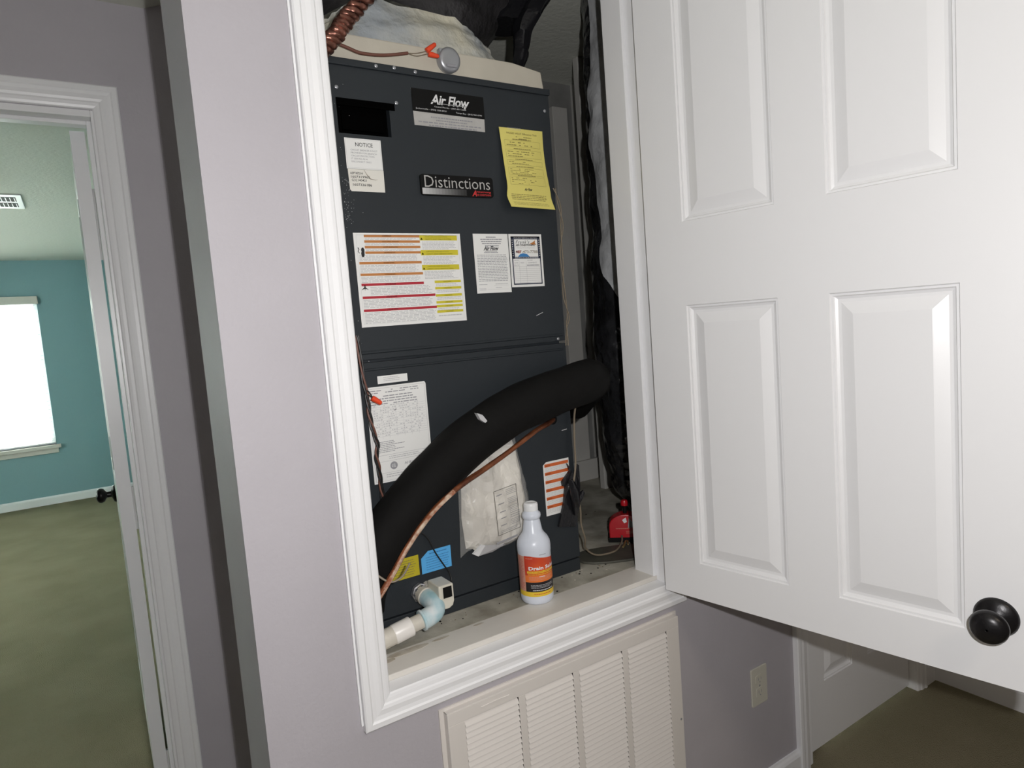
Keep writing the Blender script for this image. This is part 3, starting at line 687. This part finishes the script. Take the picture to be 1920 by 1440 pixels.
b = MB(); b.prism([(.708, YH-.030, 1.113), (.730, YH-.034, 1.128), (.760, YH-.032, 1.158), (.752, YH-.022, 1.130), (.740, YH-.020, 1.112), (.722, YH-.020, 1.106)], (0, .004, 0), 'cap'); b.build('folded_corner', bag)
b = MB(); b.prism([(.740, YH-.024, .912), (.762, YH-.030, .932), (.775, YH-.026, .926), (.757, YH-.020, .901)], (0, .006, 0), 'cap'); b.prism([(.758, YH-.020, .902), (.776, YH-.026, .926), (.835, YH-.020, .912), (.80, YH-.014, .900)], (0, .004, 0), 'inkl'); b.build('booklet_corner', bag)

# ------------------------------------------------------------------ pipes and wires in front
b = MB(); path = smooth_path([(1.215, .36, 1.215), (1.175, .24, 1.275), (1.105, .150, 1.296), (1.015, .138, 1.283), (.920, .132, 1.268), (.820, .136, 1.238), (.722, .136, 1.192), (.634, .136, 1.134), (.553, .134, 1.068), (.494, .142, 1.002), (.462, .155, .945), (.452, .170, .900), (.450, .178, .860)], 7)
b.tube(path, [.0565]*(len(path)-18)+[.0555]*6+[.0535-.0004*i for i in range(12)], 'foam', 28, jit=.06); ip = b.build('insulated_pipe'); tag(ip, 'thick black foam insulated pipe arching across the cabinet front', 'pipe')
b = MB(); b.prism([(.722, .0735, 1.268), (.736, .0735, 1.262), (.747, .0735, 1.247), (.742, .0735, 1.243), (.730, .0735, 1.252)], (0, .012, 0), 'inkl'); b.build('scuff_patch', ip, 'pale torn scuff')
b = MB(); path2 = smooth_path([(1.024, .2035, 1.199), (.980, .168, 1.197), (.922, .142, 1.190), (.822, .116, 1.157), (.746, .102, 1.133), (.674, .088, 1.111), (.605, .074, 1.080), (.553, .064, 1.044), (.516, .058, 1.009), (.487, .058, .972), (.460, .062, .937), (.443, .070, .914)], 6)
b.tube(path2, .0062, 'rust', 12, jit=.25); rp = b.build('rusty_pipe'); tag(rp, 'thin rust brown copper pipe slanting below the foam pipe', 'pipe')
b = MB(); q = path2[32:66]; b.tube([v+Vector((.0018, -.0022, .0012)) for v in q], [.0048]*len(q), 'paintedpipe', 10, jit=.5); b.build('paint_streak', rp, 'cream paint streak along the pipe')
b = MB(); b.lathe([(.011, 0), (.013, .001), (.011, .003), (.006, .0035)], (1.024, YH, 1.199), (0, -1, 0), 'black', 20); b.build('grommet', rp, 'black rubber grommet')
# wires beside the rating plate
def twisted(name, label, pts, r, ms, amp, turns, group=None, n=10, seg=8):
    P = smooth_path(pts, n); root = thing(name, label, 'wire', group)
    for k, m in enumerate(ms):
        q = []
        for i, v in enumerate(P):
            a = turns*2*PI*i/len(P)+k*2*PI/len(ms); q.append(v+Vector((math.cos(a)*amp, math.sin(a)*amp*.6, 0)))
        b = MB(); b.tube(q, r, m, seg); b.build('strand', root)
    return root
tw = twisted('thermostat_wire', 'dark twisted wire pair running down beside the rating plate', [(.509, .196, 1.46), (.512, .193, 1.37), (.517, .192, 1.320), (.518, .191, 1.285), (.522, .190, 1.25), (.529, .190, 1.215), (.524, .190, 1.19), (.527, .190, 1.158), (.529, .192, 1.12), (.530, .192, 1.085), (.531, .195, 1.03)], .0023, ('blackwire', 'brownwire', 'blackwire'), .0034, 4)
wn = thing('wire_nut', 'orange wire nut on the two short leads over the rating plate', 'wire nut')
b = MB(); ax = Vector((.024, -.004, -.019)).normalized(); b.lathe([(.0035, 0), (.0062, .001), (.0065, .008), (.0055, .020), (.0048, .024), (.002, .026)], (.524, .184, 1.322), ax, 'nut', 12); b.build('cap', wn)
for dz in (.006, -.004):
    b = MB(); b.tube(smooth_path([(.516, .190, 1.332+dz), (.520, .186, 1.330+dz*.8), (.526, .183, 1.321)], 5), .0014, 'blackwire', 6); b.build('lead', wn)
twisted('side_wire', 'thin tan wire pair bulging past the cabinet edge beside the yellow paper', [(1.078, .20, 1.80), (1.092, .205, 1.77), (1.104, .212, 1.733), (1.106, .215, 1.700), (1.098, .214, 1.645), (1.098, .214, 1.575), (1.098, .214, 1.52), (1.106, .214, 1.47), (1.096, .210, 1.44), (1.088, .205, 1.39)], .0016, ('wire', 'wire'), .0035, 3)
b = MB(); b.tube(smooth_path([(1.080, .17, 1.245), (1.083, .188, 1.20), (1.079, .190, 1.13), (1.078, .190, 1.075), (1.069, .186, 1.045), (1.060, .184, 1.015), (1.075, .19, .985), (1.091, .200, .945), (1.098, .21, .898), (1.112, .215, .853), (1.128, .235, .815), (1.165, .235, .786), (1.225, .225, .784), (1.275, .250, .792), (1.300, .275, .80)], 8), .0026, 'wire', 8)
tag(b.build('float_switch_cable'), 'tan cable running from the black tape down onto the grey pad', 'cable')
b = MB(); b.tube(smooth_path([(.585, .186, 1.010), (.607, .199, .998), (.631, .199, .977), (.650, .199, .934), (.669, .199, .899), (.681, .197, .876), (.679, .190, .858), (.655, .182, .868)], 8), .0018, 'blackwire', 8)
tag(b.build('switch_wire'), 'thin black wire crossing the sky blue sticker', 'wire')
b = MB(); b.tube(smooth_path([(.452, .070, .975), (.475, .056, .955), (.500, .050, .960), (.520, .048, .985)], 8), .0022, 'wire', 8); tag(b.build('loose_wire'), 'short grey wire looping under the foam pipe', 'wire')
# black tape strip
tp = thing('tape_bundle', 'ragged black tape wrapped over wires beside the orange banded sticker', 'tape')
b = MB(); pts = [(1.052, 1.078), (1.060, 1.056), (1.034, 1.030), (1.036, 1.018), (1.044, 1.014), (1.033, .975), (1.013, .912), (1.070, .900), (1.083, .955), (1.092, 1.000), (1.094, 1.012), (1.091, 1.066), (1.083, 1.072), (1.080, 1.045), (1.070, 1.048)]
b.prism([(x, YH-.0105-.0025*math.sin(z*60), z) for x, z in pts], (0, .0070, 0), 'tape'); b.build('tape_strip', tp)
b = MB(); b.tube([(1.058, .190, 1.032), (1.062, .184, 1.00), (1.064, .184, .965), (1.067, .190, .935)], [.008, .013, .012, .006], 'tape', 10, jit=.4); b.build('tape_wrap', tp)
b = MB(); b.prism([(1.088, .197, .960), (1.100, .196, .972), (1.110, .200, .984), (1.108, .202, .992), (1.098, .200, .990), (1.088, .198, .976)], (0, .004, 0), 'tape'); b.build('tape_tab', tp)

# ------------------------------------------------------------------ drain pipe and float switch
dp = thing('drain_pipe', 'white pvc drain pipe with blue primed elbow at the cabinet base', 'pipe')
zc = .8515
b = MB(); b.lathe([(.021, 0), (.023, .002), (.023, .012), (.0205, .014), (.0205, .022)], (.602, YH, zc), (0, -1, 0), 'nickel', 8); b.build('chrome_nut', dp, 'chrome hexagonal nut')
b = MB(); b.lathe([(.0195, 0), (.0195, .014), (.0215, .015), (.0215, .023), (.0185, .024), (.0185, .034)], (.602, YH-.018, zc), (0, -1, 0), 'pvc', 28); b.build('adapter', dp)
b = MB(); ez = .836
b.tube(smooth_path([(.602, .160, zc), (.603, .143, zc-.002), (.603, .128, .846), (.600, .118, .840), (.592, .112, .834), (.575, .110, .829), (.560, .110, .8265)], 5), .0215, 'primer', 28); b.build('elbow', dp, 'elbow stained with blue primer')
b = MB(); b.lathe([(.0225, 0), (.0235, .001), (.0235, .005), (.0225, .006)], (.5655, .110, .8275), (-1, 0, -.16), 'primer', 28); b.build('elbow_rim', dp)
b = MB(); b.tube([(.565, .110, .8275), (.46, .110, .811)], .0168, 'pvc', 28); b.build('pipe', dp)
b = MB(); b.lathe([(.0205, 0), (.0215, .001), (.0215, .041), (.0205, .043)], (.535, .110, .8227), (-1, 0, -.157), 'pvcw', 28); b.build('coupling', dp, 'bright white coupling')
b = MB(); b.tube([(.500, .110, .8172), (.4545, .110, .810)], .0205, 'pvc', 28); b.build('pipe_end', dp)
fs_ = thing('float_switch', 'beige float switch box with black window above the drain elbow', 'switch')
b = MB(); b.prism([(.628+q[0], .112, .838+q[1]) for q in [(-.019, .050), (-.019, .018), (-.016, .004), (-.008, -.006), (.004, -.006), (.014, -.001), (.018, .010), (.018, .050)]][::-1], (0, .058, 0), 'beigebox'); b.build('housing', fs_, bevel=.003)
b = MB(); b.box((.6185, .1095, .8590), (.6400, .1125, .8840), 'black'); b.build('window', fs_, 'black rectangular window')
b = MB(); b.box((.6155, .1108, .8565), (.6430, .1118, .8865), 'beigebox'); b.build('window_bezel', fs_, bevel=.0008)
b = MB(); b.lathe([(.012, 0), (.012, .022)], (.622, YH, .860), (0, -1, 0), 'pvc', 20); b.lathe([(.015, .02), (.015, .035)], (.622, YH, .860), (0, -1, 0), 'pvc', 8); b.build('neck', fs_)

# ------------------------------------------------------------------ bottle
bt = thing('cleaner_bottle', 'white bottle of drain solution with red label on the closet sill', 'bottle', None, (.884, .131, .7735))
BA = math.atan2(CAM.y-.131, CAM.x-.884)
b = MB(); b.lathe([(.026, .0), (.037, .001), (.0405, .006), (.041, .014), (.041, .1235), (.0417, .127), (.0417, .141), (.0405, .150), (.0360, .160), (.0290, .1685), (.0245, .176), (.0205, .2005), (.0190, .2055), (.0215, .2080), (.0232, .2135), (.0225, .2195), (.0175, .2245), (.0160, .2285)], (0, 0, 0), (0, 0, 1), 'bottle', 56); b.build('bottle_body', bt)
b = MB(); b.lathe([(.0165, .2265), (.0175, .2275), (.0178, .2400), (.0168, .2445), (.0140, .2465), (.012, .2465), (.011, .2455), (.002, .2455)], (0, 0, 0), (0, 0, 1), 'cap', 40); b.build('cap', bt)
def cyl(r): return lambda u, v, l: ((r+l)*math.cos(BA+u/r), (r+l)*math.sin(BA+u/r), v)
R = .0413
p = Sheet(cyl(R)); p.rect(-.118, .022, .118, .034, 'byellow', 40)
def skew(u): return .1235 if u < -.012 else .1235-(u+.012)*.18
for k in range(28):
    u0_ = -.028+k*.149/28; u1_ = u0_+.149/28
    p.add([p.fn(u0_, .075, 0), p.fn(u1_, .075, 0), p.fn(u1_, min(skew(u1_), .1235), 0), p.fn(u0_, min(skew(u0_), .1235), 0)], [(0, 1, 2, 3)], 'bred')
p.rect(-.028, .058, .121, .075, 'borange', 28); p.rect(-.028, .034, .121, .058, 'bblack', 28); p.rect(-.118, .034, -.028, .1225, 'bpink', 16)
p.build('label_wrap', bt, 'red, orange and black wraparound label')
p = Sheet(cyl(R+.0002)); p.text('Drain Solution', -.0170, .0885, .098, .0092, 'cap', .03)
for k in range(16):
    a = -.022+k*.082/16; p.rect(a, .0805, a+.082/16, .0858, 'byellow')
p.lift = .0002; p.text('LIQUID DRAIN OPENER', -.018, .0818, .060, .0026, 'redprint', .02); p.lines(-.020, .0755, .050, .0795, 1, 'byellow', .4, .2); p.lift = 0
p.text('NU-CALGON', -.024, .1165, .018, .0024, 'bpink', .02); p.lines(-.018, .0625, .050, .0725, 3, 'bpink', .35, .35); p.text('WARNING', .008, .0702, .015, .0028, 'cap', .02)
p.lines(-.014, .0425, .052, .0525, 3, 'inkl', .35, .25); p.lines(-.010, .0362, .052, .0395, 1, 'cap', .5, .1); p.lines(-.008, .0265, .040, .030, 1, 'bred', .5, .2)
p.lines(-.050, .040, -.031, .118, 22, 'redprint', .25, .3); p.lines(.012, .1235, .030, .1275, 1, 'inkg', .6, 0)
p.build('label_print', bt)

# ------------------------------------------------------------------ red pan switch and pad
b = MB()
pd = []
for k in range(28):
    a = 2*PI*k/28; x = .125*math.copysign(abs(math.cos(a))**.7, math.cos(a)); y = .062*math.copysign(abs(math.sin(a))**.7, math.sin(a))
    c, s_ = math.cos(-.42), math.sin(-.42); pd.append((1.235+x*c-y*s_, .218+x*s_+y*c, .7733))
b.prism(pd, (0, 0, .007), 'greypad'); tag(b.build('drain_pan_pad', bevel=.002), 'flat grey oval pad lying on the closet platform', 'pad')
rs = thing('pan_switch', 'red round safety switch standing against the foil duct', 'switch')
b = MB(); c0 = Vector((1.315, .272, .826)); dirv = (CAM-c0); dirv.z = 0; dirv.normalize(); sid = Vector((-dirv.y, dirv.x, 0))
prof = [(-.050, -.040), (.050, -.040), (.050, .002)]+[(.050*math.cos(a*PI/12), .002+.034*math.sin(a*PI/12)) for a in range(1, 12)]+[(-.050, .002)]
b.prism([c0+sid*x+Vector((0, 0, z)) for x, z in prof], dirv*-.045, 'redplastic'); b.build('housing', rs, bevel=.003)
b = MB(); b.prism([c0+sid*x+Vector((0, 0, z))-dirv*-.002 for x, z in ((-.054, -.048), (.054, -.048), (.054, -.034), (-.054, -.034))], dirv*-.052, 'black'); b.build('base', rs, bevel=.001)
b = MB(); b.tube([c0+Vector((0, 0, .030))-dirv*.02, c0+Vector((0, 0, .060))-dirv*.02], .006, 'black', 10); b.lathe([(.004, .056), (.011, .060), (.012, .068), (.009, .076), (.002, .078)], c0-dirv*.02, (0, 0, 1), 'redplastic', 16); b.build('reset_knob', rs, 'small red knob on top')
b = MB(); b.prism([c0+sid*x+Vector((0, 0, z))+dirv*.0008 for x, z in ((-.004, .010), (.004, .014), (.001, .028), (-.010, .020))], dirv*.0005, 'cap'); b.prism([c0+sid*x+Vector((0, 0, z))+dirv*.0008 for x, z in ((.006, -.004), (.034, -.002), (.010, .026))], dirv*.0005, 'inkg'); b.build('dial_mark', rs)
p = Sheet(lambda u, v, l: tuple(c0-sid*u*-1+Vector((0, 0, v))+dirv*.0012)); 
def rsmap(u, v, l): return tuple(c0+sid*u+Vector((0, 0, v))+dirv*.0012)
p.fn = rsmap; p.lines(-.030, -.008, .020, -.004, 1, 'bpink', .4, .2); p.lines(.0, -.022, .030, -.012, 2, 'bpink', .3, .5); p.build('print', rs)
b = MB(); b.tube(smooth_path([(1.305, .262, .786), (1.290, .250, .790), (1.272, .236, .786), (1.262, .230, .786)], 5), .003, 'brass', 8); b.tube([(1.300, .250, .790), (1.284, .232, .788)], .0022, 'brass', 8); b.build('terminal', rs, 'tarnished brass terminal')

# ------------------------------------------------------------------ foil duct
def wavy_column(name, rings, m, seg=40, amp=.012, f=9., sq=1.):
    b = MB(); P = []; n = len(rings); vs = []; fs = []
    for i, (cx, cy, z, rx, ry) in enumerate(rings):
        for k in range(seg):
            t = 2*PI*k/seg; d = Vector((math.cos(t), math.sin(t), 0)); q = 1
            nn = amp*(noise.noise(Vector((d.x*2.1, d.y*2.1, z*f)))+.6*noise.noise(Vector((d.x*5, d.y*5, z*f*2.5))))
            ex = math.copysign(abs(d.x)**sq, d.x); ey = math.copysign(abs(d.y)**sq, d.y)
            vs.append((cx+ex*(rx+nn), cy+ey*(ry+nn), z))
    for i in range(n-1):
        for k in range(seg): fs.append((i*seg+k, i*seg+(k+1) % seg, (i+1)*seg+(k+1) % seg, (i+1)*seg+k))
    fs += [list(range(seg))[::-1], [(n-1)*seg+k for k in range(seg)]]
    b.add(vs, fs, m, True); return b
def lerp_rings(keys, n):
    out = []
    for i in range(n+1):
        z = keys[0][2]+(keys[-1][2]-keys[0][2])*i/n
        for a, c in zip(keys, keys[1:]):
            if a[2] <= z <= c[2]+1e-9:
                t = (z-a[2])/(c[2]-a[2]); t = t*t*(3-2*t); out.append(tuple(a[j]+(c[j]-a[j])*t if j != 2 else z for j in range(5))); break
    return out
b = wavy_column('foil_duct', lerp_rings([(1.60, .42, .800, .10, .10), (1.56, .40, .90, .135, .135), (1.530, .37, 1.10, .150, .150), (1.497, .345, 1.30, .150, .150), (1.500, .340, 1.55, .150, .150), (1.515, .338, 1.85, .150, .150), (1.525, .338, 2.439, .150, .150)], 110), 'foil')
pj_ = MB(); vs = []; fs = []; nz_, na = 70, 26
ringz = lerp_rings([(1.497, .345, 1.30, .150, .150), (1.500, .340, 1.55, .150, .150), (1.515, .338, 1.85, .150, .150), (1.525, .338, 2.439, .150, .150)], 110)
def bnd_(z): return (168+8*math.sin((z-1.5)*9)) if z > 1.62 else 168+8*math.sin(1.08)+(1.62-z)*230  # edge of the painted lit area, drawn along the shadow line
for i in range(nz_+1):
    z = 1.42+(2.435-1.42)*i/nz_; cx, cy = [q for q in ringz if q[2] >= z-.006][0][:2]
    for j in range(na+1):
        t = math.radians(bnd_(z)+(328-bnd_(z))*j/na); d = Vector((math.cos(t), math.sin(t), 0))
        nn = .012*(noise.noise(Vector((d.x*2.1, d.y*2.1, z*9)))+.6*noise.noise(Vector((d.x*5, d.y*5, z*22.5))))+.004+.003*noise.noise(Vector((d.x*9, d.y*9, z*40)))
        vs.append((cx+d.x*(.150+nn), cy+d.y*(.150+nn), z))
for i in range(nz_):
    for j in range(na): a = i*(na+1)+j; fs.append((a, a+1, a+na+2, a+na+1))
pj_.add(vs, fs, 'litjacket', True)  # pale sheet stands in for flash light on this side of the duct
fd = thing('foil_duct', 'tall crinkled black foil duct standing at the side of the closet', 'duct'); b.build('duct_jacket', fd); pj_.build('lit_sheet', fd, 'pale sheet painting the lit side of the duct')
b = MB(); vs = []
rng = [(1.430, .300), (1.455, .330), (1.50, .34), (1.53, .34), (1.50, .38), (1.45, .37)]
b.prism([(1.475, .330, .800), (1.525, .290, .790), (1.560, .300, .860), (1.500, .300, .885), (1.470, .325, .870)], (0, .03, 0), 'pewter'); b.build('torn_liner', fd, 'torn silver liner at the duct foot')

# ------------------------------------------------------------------ plenum, mastic and flexible duct
pb = thing('plenum_box', 'cream duct board box on top of the air handler', 'duct box')
b = MB(); b.prism([(.500, .238, 2.0495), (1.098, .238, 2.0495), (1.090, .238, 2.106), (1.000, .238, 2.118), (.500, .238, 2.118)], (0, .52, 0), 'ductboard'); b.build('box_shell', pb, bevel=.003)
fx = thing('flexible_duct', 'dark grey flexible duct rising from a lumpy cream mastic collar', 'duct')
b = wavy_column('m', lerp_rings([(.765, .50, 2.1188, .315, .258), (.765, .50, 2.135, .307, .252), (.762, .505, 2.165, .288, .240), (.762, .51, 2.19, .270, .228)], 14), 'mastic', 96, .018, 22., .62)
seg = 96; n = len(b.v)//seg
for k in range(seg):
    t = 2*PI*k/seg; x = math.cos(t); add = .022*noise.noise(Vector((math.cos(t)*4, math.sin(t)*4, 1.3)))+.012*noise.noise(Vector((math.cos(t)*14, math.sin(t)*14, 5.3)))+.045*max(0, 1-abs(x+.10)**1.5*1.3)-.010
    for i in range(n):
        v = b.v[i*seg+k]; b.v[i*seg+k] = (v[0], v[1], v[2]+add*(i/(n-1)))
b.build('mastic_collar', fx, 'lumpy cream mastic smeared around the collar')
b = wavy_column('flexible_duct', lerp_rings([(.760, .505, 2.119, .235, .222), (.765, .51, 2.19, .258, .232), (.815, .52, 2.27, .285, .245), (.880, .53, 2.34, .300, .25), (.935, .54, 2.439, .320, .26)], 26), 'ductgrey', 48, .012, 16.)
b.build('duct_jacket', fx)
b = MB(); b.tube(smooth_path([(1.060, .33, 2.122), (1.085, .335, 2.150), (1.105, .34, 2.20), (1.115, .335, 2.26), (1.150, .32, 2.32), (1.190, .31, 2.38)], 6), [.012+.0007*i for i in range(31)], 'tape', 12, jit=.5); b.build('strap', fx, 'black hanging strap')
b = wavy_column('x', lerp_rings([(1.10, .40, 2.285, .06, .06), (1.14, .41, 2.34, .085, .08), (1.19, .42, 2.439, .11, .10)], 10), 'tape', 24, .01, 20.); b.build('end_boot', fx, 'black taped duct end')
# limit switch, wires and nuts on the plenum
ls = thing('limit_switch', 'grey metal disc switch stuck on the cream duct box', 'switch')
b = MB(); b.lathe([(.027, 0), (.029, .002), (.029, .014), (.026, .018), (.020, .020), (.002, .020)], (.812, .2375, 2.093), (0, -1, -.1), 'pewter', 32); b.build('disc', ls)
b = MB(); b.box((.786, .222, 2.090), (.806, .237, 2.116), 'pewter'); b.box((.800, .2155, 2.073), (.826, .219, 2.080), 'inkg'); b.build('bracket', ls, bevel=.002)
for i, (a, c) in enumerate((((.7480, .216, 2.100), (.772, .212, 2.118)), ((.7520, .216, 2.094), (.778, .212, 2.090)))):
    A = Vector(a); C = Vector(c); o = thing('wire_nut', ('upper' if i == 0 else 'lower')+' of two bright red wire nuts beside the grey disc switch', 'wire nut')
    b = MB(); b.lathe([(.0035, 0), (.0062, .001), (.0062, .010), (.0050, (C-A).length-.003), (.002, (C-A).length)], A, (C-A), 'nut', 10); b.build('cap', o)
cb = thing('brown_cable', 'brown jacketed cable lying along the cream duct box', 'cable')
b = MB(); b.tube(smooth_path([(.46, .215, 2.095), (.512, .215, 2.088), (.556, .215, 2.078), (.586, .215, 2.071), (.630, .215, 2.073), (.669, .215, 2.080), (.700, .216, 2.088)], 7), .0036, 'brownwire', 10); b.build('jacket', cb)
for dz in (0.003, -.003):
    b = MB(); b.tube(smooth_path([(.700, .216, 2.088), (.722, .216, 2.088+dz), (.750, .216, 2.097+dz)], 6), .0010, 'wire', 6); b.build('conductor', cb)
# crinkled copper line
b = MB(); base = smooth_path([(.455, .165, 2.020), (.490, .165, 2.050), (.515, .165, 2.078), (.533, .165, 2.103), (.556, .165, 2.130), (.590, .165, 2.168), (.640, .165, 2.215), (.69, .165, 2.26)], 14)
root = thing('copper_line', 'twisted crinkled copper tubing above the cabinet corner', 'pipe')
for k in range(3):
    q = []; rr_ = []
    for i, v in enumerate(base):
        a = i*.42+k*2*PI/3; q.append(v+Vector((math.cos(a)*.009, math.sin(a)*.009, -math.cos(a)*.008))); rr_.append(.0068+.0012*math.sin(i*1.7+k))
    b = MB(); b.tube(q, rr_, 'copper', 10, jit=.2); b.build('coil_strand', root)

# ------------------------------------------------------------------ return grille
rg = thing('return_grille', 'cream louvered return air grille on the wall below the closet', 'vent grille')
GX0, GX1, GZ0, GZ1 = .541, 1.212, .070, .677
b = MB(); y0, y1 = -.021, -.001
cols = [(.580+i*.1517, .580+i*.1517+.1345) for i in range(4)]; zt, zb_ = .650, .100
b.box((GX0, y0, zt), (GX1, y0+.003, GZ1), 'grille'); b.box((GX0, y0, GZ0), (GX1, y0+.003, zb_), 'grille')
xe = [GX0]+[q for c in cols for q in c]+[GX1]
for i in range(0, len(xe), 2): b.box((xe[i], y0, zb_), (xe[i+1], y0+.003, zt), 'grille')
b.box((GX0, y0+.003, GZ0), (GX0+.002, y1, GZ1), 'grille'); b.box((GX1-.002, y0+.003, GZ0), (GX1, y1, GZ1), 'grille'); b.box((GX0, y0+.003, GZ1-.002), (GX1, y1, GZ1), 'grille'); b.box((GX0, y0+.003, GZ0), (GX1, y1, GZ0+.002), 'grille')
b.build('grille_frame', rg, bevel=.0008)
b = MB(); b.box((GX0-.010, -.004, GZ0-.01), (GX1+.010, -.0002, GZ1+.006), 'grille'); b.build('back_flange', rg)
b = MB(); b.box((GX0+.03, -.0045, .095), (GX1-.03, -.004, .655), 'metalgap'); b.build('duct_opening', rg)
b = MB(); b.tube([(.620, -.0215, .6635), (.655, -.0215, .6650), (.690, -.0215, .6640)], .0012, 'grille', 6); b.build('paint_run', rg)
b = MB(); L = .1328
b.prism([(0, -.0235, -.0010), (0, -.0225, .0010), (0, -.0195, .0060), (0, -.0155, .0098), (0, -.0145, .0092), (0, -.0185, .0055), (0, -.0215, .0)], (L, 0, 0), 'grille')
lo = b.build('louver', rg); lo.location = (cols[0][0], 0, zt-.0125); lm = lo.data; pitch = .0127
for c in range(4):
    for k in range(43):
        if c == 0 and k == 0: continue
        o = new_obj('louver', lm, rg); o.location = (cols[c][0], 0, zt-.0125-k*pitch)
for x, z in ((1.203, .40),):
    b = MB(); b.lathe([(.003, 0), (.003, .001), (.0005, .002)], (x, -.021, z), (0, -1, 0), 'pewter', 10, cap=False); b.build('screw', rg)

# ------------------------------------------------------------------ wall outlet
ot = thing('wall_outlet', 'ivory electrical outlet plate low on the lavender wall', 'outlet')
b = MB(); b.prism([(x, -.005, z) for x, z in rr(1.510, .2992, 1.580, .4132, .004)], (0, .0048, 0), 'outlet'); b.build('cover_plate', ot, bevel=.0015)
for z in (.337, .376):
    b = MB(); b.prism([(x, -.0065, zz) for x, zz in rr(1.5285, z-.014, 1.5615, z+.014, .006)], (0, .0015, 0), 'outlet'); f = b.build('socket', ot)
    b = MB(); b.box((1.538, -.0068, z-.002), (1.5395, -.0064, z+.007), 'inkg'); b.box((1.550, -.0068, z-.002), (1.5515, -.0064, z+.007), 'inkg'); b.box((1.5435, -.0068, z-.009), (1.5465, -.0064, z-.006), 'inkg'); b.build('slot', f)
b = MB(); b.lathe([(.003, 0), (.003, .0008), (.0004, .0012)], (1.545, -.005, .3565), (0, -1, 0), 'pewter', 10, cap=False); b.build('screw', ot)
# debris on the closet floor
b = MB()
for k in range(60):
    x = random.uniform(.5, 1.19) if k < 40 else random.uniform(1.1, 1.5); y = .205-abs(random.gauss(0, .03)) if k < 40 else random.uniform(.14, .6); r_ = random.uniform(.0008, .0028)
    if x < 1.1 and y < .13: continue
    pts = [(x+r_*math.cos(a)*random.uniform(.7, 1.4), y+r_*math.sin(a)*random.uniform(.7, 1.4), .7730) for a in (0, 1.2, 2.5, 3.7, 5.)]
    b.prism(pts, (0, 0, .0012), random.choice(['black', 'wire', 'ductboard']))
tag(b.build('crumbs'), 'small crumbs of grit along the dirty closet platform', 'debris', None, 'stuff')
